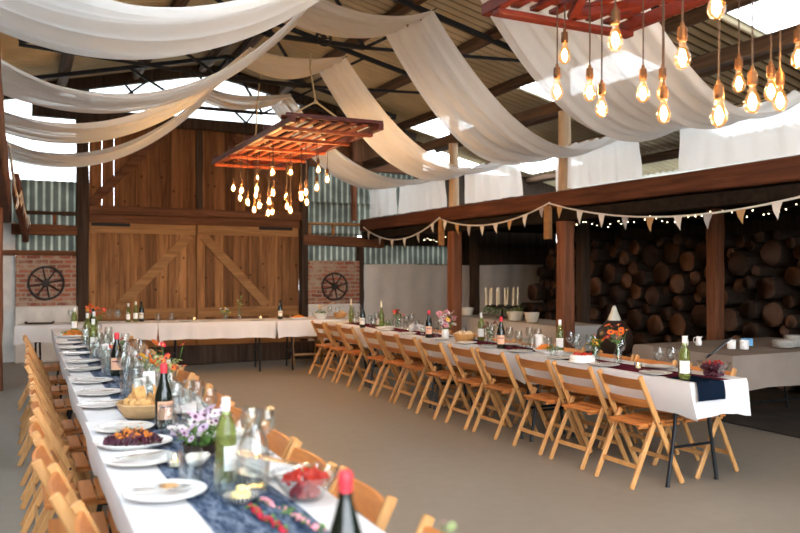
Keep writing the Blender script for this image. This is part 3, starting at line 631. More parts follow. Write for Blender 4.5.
def hanging_rope(f, y, yo, label, ztop=4.12):
    x = f.location.x; Y = f.location.y+y
    t = thing('suspension_rope', label, 'rope', (x, Y, 3.14))
    ap = (0.02, yo*.2, 0.30)
    MB().tube([ap, (0.04, yo*.7, 0.75), (.1, yo, ztop-3.14)], 0.011, 6).build('rope', 'rope', t)
    for s in (-1, 1): MB().tube([ap, (s*.25, yo*.1, 0.14), (s*.45, 0, 0.0)], 0.011, 6).build('bridle_leg', 'rope', t)
    m = MB(); m.blob(ap, 0.028, n=8, jit=.05); m.build('knot', 'rope', t)
hanging_rope(f1, -1.15, 0.5, 'rope with forked end holding the near end of the middle light frame')
hanging_rope(f1, 1.45, 0.0, 'rope with forked end holding the far end of the middle light frame', 4.5)
hanging_rope(f2, 1.45, 0.0, 'rope with forked end holding the near overhead light frame', 4.5)
# pulley wheel
t = thing('pulley', 'small iron pulley wheel under the roof over the middle light frame', 'pulley', (3.16, 8.43, 4.19))
rx = Matrix.Rotation(PI/2, 3, 'X')
def ring(mb, R0, r, n=28, k=6, mat=None, o=(0, 0, 0), mi=0):
    vs = []; o = Vector(o)
    for i in range(n):
        a = 2*PI*i/n
        for j in range(k):
            b = 2*PI*j/k; q = R0+r*math.cos(b); v = Vector((q*math.cos(a), q*math.sin(a), r*math.sin(b))); vs.append((mat @ v if mat else v)+o)
    fs = [(i*k+j, ((i+1) % n)*k+j, ((i+1) % n)*k+(j+1) % k, i*k+(j+1) % k) for i in range(n) for j in range(k)]
    return mb.add(vs, fs, mi)
m = MB(); ring(m, 0.085, 0.017, mat=rx); m.build('rim', 'iron', t)
m = MB(); m.lathe([(0, -.03), (.03, -.025), (.03, .025), (0, .03)], 12, mat=rx); m.build('hub', 'iron', t)
for i in range(5):
    a = 2*PI*i/5; MB().bar((0, 0, 0), (.08*math.cos(a), 0, .08*math.sin(a)), 0.016, 0.012, up=(0, 1, 0)).build('spoke', 'iron', t)
MB().tube([(0, 0.03, 0), (0, 0.03, .3), (0, .03, roofz(3.16)-4.19-.12)], 0.009, 6).build('hook', 'iron', t)

def make_bulb(drop):
    t = thing('pendant_bulb', '', 'light bulb')
    MB().tube([(0, 0, 0.085), (0.002, 0, drop*.5), (0, 0, drop)], 0.0042, 6).build('flex', 'cord', t)
    m = MB(); m.lathe([(0, .092), (.008, .092), (.010, .075), (.019, .072), (.021, .03), (.022, .026), (.019, .02), (.019, .012), (.0, .012)], 14); m.build('lamp_holder', 'brass', t)
    m = MB(); m.lathe([(.013, .014), (.014, .002), (.0165, -.012), (.025, -.034), (.0325, -.055), (.0345, -.07), (.031, -.088), (.021, -.102), (.009, -.11), (0, -.111)], 18); m.build('glass_envelope', 'bulbglass', t)
    m = MB(); m.lathe([(0, -.024), (.006, -.03), (.0135, -.05), (.0155, -.064), (.012, -.078), (0, -.088)], 12); m.build('filament', 'filament', t)
    return t
B1 = [(2.75, 10.99, 2.69), (2.61, 10.0, 2.56), (2.67, 10.3, 2.49), (2.57, 9.55, 2.37), (2.93, 10.4, 2.77), (2.74, 9.74, 2.56), (2.8, 10.0, 2.51), (2.69, 9.68, 2.29), (2.61, 9.17, 2.3), (2.73, 9.01, 2.69), (2.71, 8.93, 2.44), (2.83, 9.49, 2.38), (3.18, 10.72, 2.33), (3.29, 10.88, 2.36), (3.42, 10.63, 2.57), (3.2, 9.92, 2.37), (2.59, 7.92, 2.14), (3.15, 9.61, 2.78), (3.23, 9.44, 2.49), (3.05, 8.9, 2.39), (3.01, 8.62, 2.43), (3.51, 10.01, 2.44), (3.43, 9.35, 2.8), (3.09, 8.47, 2.47), (3.48, 9.16, 2.66)]
B1[16] = (3.1, 9.47, 2.28)
B2 = [(2.84, 3.62, 2.76), (2.74, 3.56, 2.53), (2.84, 3.4, 2.5), (2.83, 3.29, 2.39), (2.41, 2.71, 2.55), (3.03, 3.19, 2.47), (3.2, 3.22, 2.5), (2.87, 2.88, 2.29), (2.57, 2.47, 2.43), (2.46, 2.19, 2.55), (2.71, 2.4, 2.18), (3.41, 2.89, 2.5), (2.88, 2.37, 2.25), (3.39, 2.68, 2.41), (3.25, 2.52, 2.32), (3.25, 2.42, 2.5)]
def hang(lst, grp, lab):
    for x, y, z in lst:
        drop = 3.1-z+R.uniform(0, .02)
        t = make_bulb(drop); t.location = (x, y, z+.05); t.rotation_euler = (0, 0, R.uniform(0, 6)); tag(t, lab, group=grp)
# copies share the bulb's meshes, only the flex has its own length
BP = make_bulb(0.5); BUSED = [False]
def bulb_at(x, y, z, label, grp):
    if not BUSED[0]: o = BP; BUSED[0] = True
    else: o = dup(BP)
    o.location = (x, y, z+.05); o['label'] = label; o['group'] = grp
    drop = 2.995-(z+.05)
    for c in kids(o):
        if c.name.startswith('flex'): c.scale = (1, 1, (drop-.0)/0.5)
    for c in kids(o):
        if c.name.startswith('flex'): c.location = (0, 0, 0.085*(1-drop/0.5))
for x, y, z in B1: bulb_at(x, y, z, 'glowing filament bulb on a brown flex under the middle light frame', 'bulbs under the middle light frame')
for x, y, z in B2: bulb_at(x, y, z, 'large glowing filament bulb on a brown flex under the near overhead frame', 'bulbs under the near overhead frame')

# ------------------------------------------------------------------ bunting and fairy lights
def sagpts(a, b, sag, n=16): return [Vector(a).lerp(Vector(b), i/n)+Vector((0, 0, -4*sag*(i/n)*(1-i/n))) for i in range(n+1)]
def bunting(label, spans, pattern, nx=(-1, 0, 0)):
    t = thing('bunting', label, 'bunting', spans[0][0]); o = Vector(spans[0][0]); k = 0; nx = Vector(nx)
    for a, b, sag, nf in spans:
        p = [q-o for q in sagpts(a, b, sag)]
        m = MB(); m.tube(p, 0.011, 6); m.build('hanging_tape', 'flagwhite', t)
        for i in range(nf):
            u = (i+.55)/nf; f = u*16; j = min(15, int(f)); c = p[j].lerp(p[j+1], f-j); d = (p[j+1]-p[j]).normalized()*0.058
            ht = R.uniform(.14, .17); tw = R.uniform(-.05, .05); tip = c+Vector((tw*.4, R.uniform(-.02, .02), -ht)); md = (c+tip)/2+nx*.012
            m = MB(); vs = [c-d+nx*.004, c+d+nx*.004, c-d*.5+Vector((tw*.2, 0, -ht*.5))+nx*.014, c+d*.5+Vector((tw*.2, 0, -ht*.5))+nx*.006, tip]
            m.add([*vs, *[v+nx*.003 for v in vs]], [(0, 1, 3, 2), (2, 3, 4), (5, 7, 8, 6), (7, 9, 8), (0, 5, 6, 1), (1, 6, 8, 3), (3, 8, 9, 4), (4, 9, 7, 2), (2, 7, 5, 0)])
            fl = m.build('flag', {'w': 'flagwhite', 'g': 'flaggrey', 't': 'flagtan'}[pattern[k % len(pattern)]], t, smooth=False); k += 1
            fl['label'] = {'w': 'white cloth flag', 'g': 'grey cloth flag', 't': 'tan hessian flag'}[pattern[(k-1) % len(pattern)]]
    return t
bx = 6.075
bunting('triangular flag bunting looped along the lean-to beam between posts', [((bx, 14.0, 2.36), (bx, 10.93, 2.36), 0.30, 6), ((bx, 10.93, 2.34), (bx, 8.05, 2.37), 0.19, 8), ((bx, 8.05, 2.36), (bx, 3.4, 2.36), 0.30, 12)], 'wgwwgwwtgwwtwgtwwgtwgtwg')
bunting('flag bunting strung along the aisle beam next to the pale pole', [((0.16, 13.9, 2.36), (0.035, 11.4, 2.55), 0.12, 7), ((0.035, 11.4, 2.55), (-0.07, 7.6, 2.6), 0.22, 8)], 'wwgtwgwwt', (1, 0, 0))
def fairy(label, pts, n):
    t = thing('fairy_light_string', label, 'fairy lights', pts[0]); o = Vector(pts[0]); P = [Vector(p)-o for p in pts]
    MB().tube(P, 0.003, 5).build('wire', 'cord', t)
    for i in range(n):
        f = i/(n-1)*(len(P)-1); j = min(len(P)-2, int(f)); c = P[j].lerp(P[j+1], f-j)+Vector((R.uniform(-.02, .02), R.uniform(-.02, .02), R.uniform(-.05, .03)))
        MB().blob((0, 0, 0), 0.0062, n=6, jit=0).build('bulb', 'fairy', t, loc=c)
fairy('string of tiny warm fairy lights under the loft in front of the logs', [(7.2, 9.3-i*.42, 2.16+.035*math.sin(i*2.1)) for i in range(12)], 46)
fairy('string of tiny warm fairy lights under the loft near the white sheeting', [(7.2, 13.6-i*.36, 2.19-.09*math.sin(i*.8+.4)) for i in range(6)], 22)

# ------------------------------------------------------------------ iron wheels on the brick
def cartwheel(loc, r, ns, label):
    t = thing('cartwheel', label, 'cartwheel', loc, 0, 'iron cartwheels on the brick panels')
    m = MB(); ring(m, r-.018, .018, 40, 6, rx); m.build('rim', 'iron', t)
    m = MB(); m.lathe([(0, -.05), (.035, -.045), (.055, -.02), (.055, .04), (0, .045)], 14, mat=rx); m.build('hub', 'iron', t)
    for i in range(ns):
        a = 2*PI*i/ns+.2
        m = MB(); m.tube([(.045*math.cos(a), 0, .045*math.sin(a)), ((r-.02)*math.cos(a), 0, (r-.02)*math.sin(a))], [0.016, .012], 6); m.build('spoke', 'iron', t)
cartwheel((0.42, W-.158, 1.30), 0.285, 8, 'rusty iron spoked wheel on brick beside the doors, over the white plinth')
cartwheel((5.53, W-.158, 1.20), 0.275, 8, 'rusty iron spoked wheel on brick between doors and white sheeting')

# ------------------------------------------------------------------ log pile
LOGM = []
def make_log(i):
    rr = random.Random(100+i); m = MB(); n = 12; ln = 0.5
    prof = [1+rr.uniform(-.1, .1) for _ in range(n)]
    for x, k in ((0, .97), (.02, 1), (ln, 1)):
        m.v += [(x, math.cos(2*PI*j/n)*prof[j]*k, math.sin(2*PI*j/n)*prof[j]*k) for j in range(n)]
    for a in range(2):
        for j in range(n): m.f.append((a*n+j, a*n+(j+1) % n, (a+1)*n+(j+1) % n, (a+1)*n+j)); m.m.append(0)
    m.f += [tuple(range(n))[::-1], tuple(2*n+j for j in range(n))]; m.m += [1, 1]
    return m.build('cut_log', ['bark', 'logend'], None, smooth=True, ang=35)
protos = [make_log(i) for i in range(7)]
used = set(); placed = []
rr = random.Random(5); tries = 0
def logtop(y): return 2.05 if y < 11 else 2.05-(y-11)*1.1
cand = []
for row in range(16):
    z = 0.12; y = 6.3
Y = 6.35
cols = []
def settle(y, r):
    z = r
    for (py, pz, pr) in placed:
        dy = abs(y-py)
        if dy < r+pr-.004: z = max(z, pz+math.sqrt(max(0, (r+pr)**2-dy*dy)))
    return z
cnt = 0
for t_ in range(2600):
    if cnt >= 215: break
    r = rr.choice((.08, .095, .11, .125, .14, .16, .18)); 
    best = None
    for _ in range(7):
        y = rr.uniform(6.1, 12.4); z = settle(y, r)
        if best is None or z < best[1]: best = (y, z)
    y, z = best
    if z+r > logtop(y): continue
    placed.append((y, z, r)); i = rr.randrange(7); o = protos[i]
    if i in used: o = o.copy(); COL.objects.link(o)
    used.add(i); cnt += 1
    o.location = (8.42+rr.uniform(-.07, .07), y, z); o.scale = (1, r*.9, r*.9); o.rotation_euler = (rr.uniform(0, 6), 0, rr.uniform(-.015, .015))
    tag(o, 'round log end in the dark stacked woodpile under the loft', 'log', 'logs stacked under the loft')
# ------------------------------------------------------------------ tables
TZ = 0.745; T = 0.7575
def make_table(ln, wd, legs=None):
    t = thing('folding_table', '', 'table')
    m = MB().box((0, 0, TZ-.02), (wd, ln, .04)); m.build('table_top', 'tabletop', t, bevel=.008, smooth=False)
    for s in (-1, 1):
        y = s*(ln/2-.24) if legs is None else legs[0 if s < 0 else 1]
        f = MB(); a = wd/2-.10; b = wd/2-.03
        f.tube([(-a, y, .50), (a, y, .50)], .011, 8); f.build('leg_frame', 'blackleg', t)
        g = MB().tube([(-a-.02, y, .27), (a+.02, y, .27)], .011, 8); g.build('cross_bar', 'blackleg', t)
        for q in (-1, 1):
            m = MB(); m.tube([(q*a, y, TZ-.045), (q*a, y, .42), (q*(a+.01), y, .36), (q*b, y, .02), (q*b, y, 0)], [.014, .014, .014, .014, .017], 8); m.build('leg', 'blackleg', t)
    return t
def cloth_mesh(ln, wd, hang_, seed, z=T-.003, corner=.025, flat=0, ends=(0, 0)):
    rr = random.Random(seed); hx, hy = wd/2+.006, ln/2-.002; per = []
    nx, ny, rc = 14, 34, .015
    seq = []
    for i in range(nx): seq.append((-hx+2*hx*i/nx, -hy, 0, -1))
    for i in range(ny): seq.append((hx, -hy+2*hy*i/ny, 1, 0))
    for i in range(nx): seq.append((hx-2*hx*i/nx, hy, 0, 1))
    for i in range(ny): seq.append((-hx, hy-2*hy*i/ny, -1, 0))
    n = len(seq); K = 7; m = MB(); ph = [rr.uniform(0, 6) for _ in range(5)]
    cor = {0, nx, nx+ny, 2*nx+ny}
    # flat top as grid
    m.grid(lambda u, v: (-hx+2*hx*u, -hy+2*hy*v, z+.0005*math.sin(u*9+v*14+ph[4])), nx, ny)
    base = len(m.v)
    for k in range(K+1):
        d = k/K
        for i, (x, y, ax, ay) in enumerate(seq):
            s = 2*PI*i/n; cd = min(min((i-c) % n, (c-i) % n) for c in cor); cw = max(0, 1-cd/3.0)
            w = (.011*math.sin(s*17+ph[0])+.009*math.sin(s*29+ph[1])+.006*math.sin(s*7+ph[2]))*d
            o = .006+.012*d+w*.8+cw*.012*d
            if flat and ax and (ax == flat or flat == 2): o = -.045*d*d+w*.25*d
            if ay and ends[0 if ay < 0 else 1]: o = -.02*d*d+w*.15*d
            nxv, nyv = (ax, ay) if i not in cor else ((-1 if x < 0 else 1)*.75, (-1 if y < 0 else 1)*.75)
            drop = hang_*d+(corner*cw*d)+.004*math.sin(s*11+ph[3])*d
            ox, oy = nxv*o, nyv*o
            if i in cor:
                sx_, sy_ = (-1 if x < 0 else 1), (-1 if y < 0 else 1)
                fx_ = flat == 2 or flat == sx_; fy_ = ends[0 if y < 0 else 1]
                ox = sx_*(-.04*d*d if fx_ else abs(o)*.75); oy = sy_*(-.02*d*d if fy_ else abs(o)*.75)
            elif ax:
                c_ = min((i-nx) % n, (nx-i) % n, (i-nx*2-ny) % n, (nx*2+ny-i) % n, (i-nx-ny) % n, (nx+ny-i) % n, i, n-i)
            if k == 0: ox = oy = 0; drop = 0
            m.v.append((x+ox, y+oy, z-drop))
    for k in range(K):
        for i in range(n): m.f.append((base+k*n+i, base+k*n+(i+1) % n, base+(k+1)*n+(i+1) % n, base+(k+1)*n+i)); m.m.append(0)
    return m
TABLES = []
def table_row(cx, segs, wd, where, side_label, rz=0.0, center=None, legs=None, drift=0.0, flat=0):
    first = None
    for i, (a, b) in enumerate(segs):
        ln = b-a-.01; md = (a+b)/2
        t = make_table(ln, wd, [q-md for q in legs[i]] if legs else None); nm = ORD[i]
        if center is None: loc = (cx+drift*max(0, md-4), (a+b)/2, 0); z = 0
        else:
            d = (a+b)/2; loc = (center[0]+d*math.cos(rz), center[1]+d*math.sin(rz), 0); z = rz-PI/2
        t.location = loc; t.rotation_euler = (0, 0, z)
        tag(t, 'black legged trestle table under white cloth, %s' % (where % nm), group='trestle tables of the '+side_label)
        c = cloth_mesh(ln+.008, wd, .235+R.uniform(-.012, .012), i*7+len(side_label), flat=flat, ends=(i > 0, i < len(segs)-1)).build('tablecloth', 'linen', None, weld=True, ang=70)
        c.location = loc; c.rotation_euler = (0, 0, z)
        tag(c, 'white cloth over the trestle table, %s' % (where % nm), 'tablecloth', 'white cloths of the '+side_label)
LX, RTX, TW, RTW = 0.62, 4.285, 0.63, 0.53
table_row(LX, [(.48, 2.30), (2.30, 4.14), (4.14, 5.98), (5.98, 7.82), (7.82, 9.66), (9.66, 11.0)], TW, '%s from near end of left row', 'left row', legs=[(.7, 2.12), (2.72, 3.765), (4.40, 5.55), (6.15, 7.40), (8.0, 9.25), (9.85, 10.75)], drift=.014, flat=2)
table_row(RTX, [(3.80, 5.70), (5.70, 7.46), (7.46, 9.22), (9.22, 10.75)], RTW, '%s from near end of right row', 'right row', legs=[(4.035, 5.635), (5.775, 7.40), (7.50, 9.12), (9.27, 10.30)], flat=-1)
BROT = -0.15
BC = (1.0, 11.98)      # on the centre line of the back row
def bp(s, t=0.0, z=T):  # point s along the back row, t across it
    return (BC[0]+s*math.cos(BROT)-t*math.sin(BROT), BC[1]+s*math.sin(BROT)+t*math.cos(BROT), z)
table_row(0, [(-1.0, .86), (.86, 2.56), (2.56, 4.2)], TW, '%s along the back row before the doors', 'back row', BROT, BC)

# runners
def runner(name, x0, x1, y0, y1, mat, label, seed, end=0.0, z=T-.0022):
    rr = random.Random(seed); p = [rr.uniform(0, 6) for _ in range(4)]
    t = thing(name, label, 'table runner', ((x0+x1)/2, y0, z))
    w = x1-x0; n = int((y1-y0)/.06)
    m = MB(); m.grid(lambda u, v: ((u-.5)*w+.012*math.sin(v*n*.25+p[0]), (y1-y0)*v, .0007+.0005*math.sin(v*n*.9+u*5+p[1])), 8, n); m.build('runner_cloth', mat, t)
    return t
runner('table_runner', .49, .79, .7, 9.2, 'batik', 'indigo batik runner with pale streaks along the left row of tables', 3)
t = runner('table_runner', 4.09, 4.38, 3.80, 5.3, 'burgundy', 'dark burgundy runner with navy end hanging over the near end of the right row', 4)
m = MB(); m.grid(lambda u, v: ((u-.5)*.25-.06, -.022-.016*math.sin(v*2)-.004*math.sin(u*14), .003-.125*v), 8, 8); m.build('hanging_end', 'navy', t)['label'] = 'navy hanging end'
m = MB(); m.grid(lambda u, v: ((u-.5)*.25-.06, .28*v-.022, .0032), 6, 6); m.build('navy_end', 'navy', t)['label'] = 'navy end'
runner('table_runner', 4.17, 4.45, 5.9, 7.2, 'burgundy', 'dark burgundy runner under the bread basket on the right row', 5)
runner('table_runner', 4.17, 4.45, 7.6, 10.4, 'burgundy', 'dark burgundy runner toward the far end of the right row', 6)
# flower garlands lying on the near end of the indigo runner
def garland(label, pts, seed):
    rr = random.Random(seed); t = thing('flower_garland', label, 'garland', pts[0]); o = Vector(pts[0]); P = [Vector(p)-o for p in pts]
    MB().tube([(p.x, p.y, .003) for p in P], .002, 5).build('stem', 'leaf', t)
    a, b = MB(), MB()
    for i in range(60):
        f = rr.random()*(len(P)-1); j = min(len(P)-2, int(f)); c = P[j].lerp(P[j+1], f-j)+Vector((rr.uniform(-.012, .012), rr.uniform(-.012, .012), .008))
        if rr.random() < .6: a.blob(c, rr.uniform(.005, .011), rr, sc=(1, 1, .5))
        else: b.leafq(c, (rr.uniform(-1, 1), rr.uniform(-1, 1), .1), .026, .014, rr)
    a.build('petals', 'pinkpetal' if seed % 2 else 'redpetal', t)['kind'] = 'stuff'; b.build('leaves', 'leaf', t)['kind'] = 'stuff'
garland('strand of crimson petals on the indigo runner next to the butter dish', [(.66, 2.40, T+.001), (.655, 2.3, T+.001), (.67, 2.2, T+.001), (.68, 2.1, T+.001)], 8)
garland('strand of pink petals and leaves on the indigo runner beside the tomato bowl', [(.705, 2.45, T+.001), (.735, 2.34, T+.001), (.755, 2.2, T+.001), (.775, 2.08, T+.001)], 9)

# ------------------------------------------------------------------ folding chairs
def make_chair():
    t = thing('folding_chair', '', 'chair')
    H = .775; fx = .385; hw = .212
    lx = lambda z: fx*(1-z/H)
    for s in (-1, 1):
        MB().bar((fx, s*hw, 0), (-.004, s*hw, H), .022, .040, up=(1, 0, .3)).build('side_rail', 'beech', t, bevel=.006, smooth=False)
        MB().bar((-.055, s*(hw-.026), 0), (lx(.46)+.02, s*(hw-.026), .485), .020, .034, up=(1, 0, -.3)).build('rear_leg', 'beech', t, bevel=.004, smooth=False)
    def slat(zc, hh, bow):
        m = MB(); n = 8; vs = []
        for i in range(n+1):
            y = -hw+.008+(2*hw-.016)*i/n; u = 2*i/n-1; b = bow*(1-u*u)
            for dx, dz in ((-.007, -hh/2), (.007, -hh/2), (.007, hh/2), (-.007, hh/2)):
                z = zc+dz; vs.append((lx(z)-b+dx, y, z))
        m.v = vs
        for i in range(n):
            for q in range(4): m.f.append((i*4+q, i*4+(q+1) % 4, (i+1)*4+(q+1) % 4, (i+1)*4+q)); m.m.append(0)
        m.f += [(0, 1, 2, 3), tuple(n*4+q for q in range(4))]; m.m += [0, 0]
        m.build('back_slat', 'beech_seat', t, smooth=True, ang=50)
    slat(.712, .075, .026); slat(.575, .06, .026)
    m = MB()
    for i in range(5): m.box((.075+.079*i, 0, .425+.004*i), (.068, 2*hw-.085, .016))
    for s in (-1, 1): m.box((.235, s*(hw-.075), .408), (.38, .022, .022))
    m.build('seat', 'beech_seat', t, bevel=.003, smooth=False)
    MB().bar((.012, -hw+.03, .075*1.9), (.012, hw-.03, .075*1.9), .016, .03).build('stretcher', 'beech', t, smooth=False)
    MB().bar((lx(.17), -hw+.01, .17), (lx(.17), hw-.01, .17), .016, .03).build('stretcher', 'beech', t, smooth=False)
    for s in (-1, 1):
        MB().lathe([(0, -.016), (.007, -.014), (.007, .014), (0, .016)], 8, (lx(.44)+.002, s*hw, .44), mat=rx).build('pivot_bolt', 'steel', t)
    return t
chair = Kind(make_chair)
RY = [(10.56, 3.84), (10.04, 3.885), (9.52, 3.875), (8.76, 3.9), (8.23, 3.875), (7.75, 3.865), (7.09, 3.80), (6.52, 3.83), (6.03, 3.845), (5.38, 3.905), (4.86, 3.89), (4.285, 3.82)]
for i, (y, x) in enumerate(reversed(RY)):
    chair((min(x+.02, 3.872), y, 0), R.uniform(-.025, .025), 'wooden folding chair, floor side of the right row, %s from the near end' % ORD[i], 'folding chairs on the floor side of the right row')
for i, y in enumerate((4.31, 4.9, 5.37, 6.06, 6.6, 7.13, 7.78, 8.5)):
    chair((4.77+R.uniform(-.01, .04), y, 0), PI+R.uniform(-.025, .025), 'wooden folding chair, woodpile side of the right row, %s from the near end' % ORD[i], 'folding chairs on the woodpile side of the right row')
LYS = [2.42, 2.98, 3.5, 4.08, 4.75, 5.27, 5.86, 6.85, 7.7, 8.45, 9.56]
for i, y in enumerate(LYS):
    chair((max(.08, .18-.08*(y-2.4))+R.uniform(-.02, .005), y, 0), R.uniform(-.03, .03), 'wooden folding chair, aisle side of the left row, %s from the near end' % ORD[i], 'folding chairs on the outer side of the left row')
for i, y in enumerate((1.82, 2.47, 2.97, 3.46, 4.1, 4.72, 5.25, 5.85, 6.45, 7.1, 7.7, 8.3, 8.9)):
    chair((1.075+R.uniform(-.01, .02)+.014*max(0, y-4), y, 0), PI+R.uniform(-.025, .025), 'wooden folding chair, floor side of the left row, %s from the near end' % ORD[i], 'folding chairs on the inner side of the left row')
for i, s in enumerate((3.13, 3.61)):
    p = bp(s, .60, 0); chair(p, BROT-PI/2, 'wooden folding chair behind the back row of tables, %s from the doors side' % ORD[i], 'folding chairs behind the back row')
# ------------------------------------------------------------------ tableware kinds
def mk(fn):
    return Kind(fn)
def make_plate():
    m = MB(); m.lathe([(0, .004), (.055, .004), (.06, 0), (.066, 0), (.085, .006), (.132, .016), (.135, .019), (.131, .0195), (.088, .0105), (.07, .008), (0, .0075)], 40)
    o = m.build('dinner_plate', 'china', None, ang=50); o['category'] = 'plate'; return o
def make_fork():
    m = MB(); m.bar((-.10, 0, .003), (.03, 0, .004), .009, .003); m.bar((.03, 0, .004), (.05, 0, .005), .022, .003)
    for k in (-1.5, -.5, .5, 1.5): m.bar((.05, k*.0062, .005), (.095, k*.0058, .008), .0032, .002)
    o = m.build('fork', 'silver', None, smooth=False); o['category'] = 'fork'; return o
def make_knife():
    t = thing('table_knife', '', 'knife')
    MB().bar((-.11, 0, .005), (-.01, 0, .005), .015, .008).build('handle', 'silver', t, bevel=.003)
    m = MB(); m.add([(-.01, -.008, .004), (-.01, .009, .004), (.08, .010, .004), (.11, .0, .004), (.08, -.008, .004), (-.01, -.008, .0055), (-.01, .009, .0055), (.08, .010, .0055), (.11, 0, .0055), (.08, -.008, .0055)],
        [(4, 3, 2, 1, 0), (5, 6, 7, 8, 9), (0, 1, 6, 5), (1, 2, 7, 6), (2, 3, 8, 7), (3, 4, 9, 8), (4, 0, 5, 9)]); m.build('blade', 'silver', t, smooth=False)
    return t
def make_tag():
    t = thing('folded_tag', '', 'tag'); m = MB(); m.box((0, 0, .004), (.05, .035, .004)); m.box((.004, .002, .009), (.046, .03, .004), Matrix.Rotation(.12, 3, 'Y')); m.build('tag_card', 'bowlwood', t, smooth=False); return t
def make_wineglass():
    t = thing('wine_glass', '', 'glass')
    MB().lathe([(0, 0), (.034, .001), (.035, .003), (.012, .006), (.005, .012)], 18).build('foot', 'glass', t)
    MB().lathe([(.005, .012), (.0042, .04), (.0045, .075), (.008, .085)], 10).build('stem', 'glass', t)
    MB().lathe_open([(.006, .084), (.022, .091), (.036, .11), (.040, .135), (.036, .165), (.032, .185), (.0305, .185), (.0345, .163), (.038, .135), (.034, .112), (.02, .094), (.002, .088)], 22).build('bowl', 'glass', t)
    return t
def make_tumbler():
    t = thing('tumbler', '', 'glass')
    MB().lathe([(0, 0), (.031, 0), (.034, .004), (.036, .05), (.0375, .095), (.0355, .095), (.034, .05), (.032, .012), (0, .010)], 22).build('glass_wall', 'glass', t); return t
def make_jar():
    t = thing('glass_jar', '', 'jar')
    MB().lathe([(0, 0), (.036, 0), (.04, .006), (.04, .09), (.032, .104), (.032, .125), (.030, .125), (.030, .104), (.037, .088), (.037, .01), (0, .008)], 22).build('jar_body', 'glass', t)
    m = MB(); ring(m, .033, .003, 20, 5, None, (0, 0, .118)); m.build('neck_ring', 'glass', t); return t
def make_carafe():
    t = thing('glass_carafe', '', 'carafe')
    MB().lathe_open([(0.001, .0), (.05, .002), (.056, .02), (.056, .12), (.046, .165), (.028, .205), (.026, .235), (.034, .262), (.0325, .262), (.0245, .235), (.0265, .203), (.044, .163), (.053, .12), (.053, .02), (0.001, .008)], 24).build('carafe_body', 'glass', t)
    m = MB(); m.lathe([(0, .009), (.052, .010), (.052, .105), (0, .105)], 20); m.build('water', 'glass', t); return t
def bottle(kind):
    glass, cap, lab = {'red': ('darkglass', 'redwax', 'peachlabel'), 'white': ('greenglass', 'whitecap', 'paper'), 'dark': ('darkglass', 'plasticblack', 'label')}[kind]
    def f():
        t = thing('wine_bottle', '', 'bottle')
        prof = [(0, .004), (.028, .0), (.036, .003), (.037, .01), (.037, .165), (.034, .19), (.022, .225), (.0148, .25), (.0142, .292), (0, .293)] if kind != 'red' else \
               [(0, .004), (.03, .0), (.039, .003), (.040, .01), (.040, .14), (.037, .168), (.026, .205), (.0165, .24), (.0148, .288), (0, .289)]
        MB().lathe(prof, 24).build('bottle_body', glass, t)
        z = prof[-2][1]
        if kind == 'red': MB().lathe([(.0162, z-.028), (.0166, z-.01), (.0175, z), (.0165, z+.012), (.010, z+.019), (0, z+.020)], 16).build('wax_capsule', cap, t)
        else: MB().lathe([(.0152, z-.055), (.0152, z-.008), (.0158, z-.006), (.0158, z+.004), (0, z+.005)], 16).build('capsule', cap, t)
        if kind == 'red': MB().lathe_open([(.0156, z-.058), (.0152, z-.05)], 14).build('neck_band', 'label', t)
        rl = prof[3][0]+.0006; m = MB(); m.grid(lambda u, v: (rl*math.cos(-1.05+2.1*u), rl*math.sin(-1.05+2.1*u), .045+.085*v), 14, 1); m.build('paper_label', lab, t)
        m = MB(); m.grid(lambda u, v: ((rl+.0003)*math.cos(-.7+1.4*u), (rl+.0003)*math.sin(-.7+1.4*u), .10+.008*v), 10, 1); m.build('label_band', 'plum' if kind != 'white' else 'label', t)
        if kind == 'white': pass
        return t
    return f
def flower(mb_p, mb_c, c, r, rr, n=7, tilt=None):
    c = Vector(c); e = Euler((rr.uniform(-.9, .9), rr.uniform(-.9, .9), rr.uniform(0, 6))).to_matrix()
    for k in range(n):
        a = 2*PI*k/n; d = Vector((math.cos(a), math.sin(a), .35)); s = Vector((-math.sin(a), math.cos(a), 0))
        p0, p1, p2 = Vector((0, 0, 0)), d*r*.6, d*r+Vector((0, 0, -.1*r)); w = r*.42
        vs = [p0, p1+s*w, p2+s*w*.5, p2-s*w*.5, p1-s*w, p1+Vector((0, 0, -.08*r))]
        mb_p.add([e @ v+c for v in vs], [(0, 1, 5), (1, 2, 3, 5), (5, 3, 4), (0, 5, 4)])
    mb_c.blob(e @ Vector((0, 0, r*.2))+c, r*.28, rr, n=6)
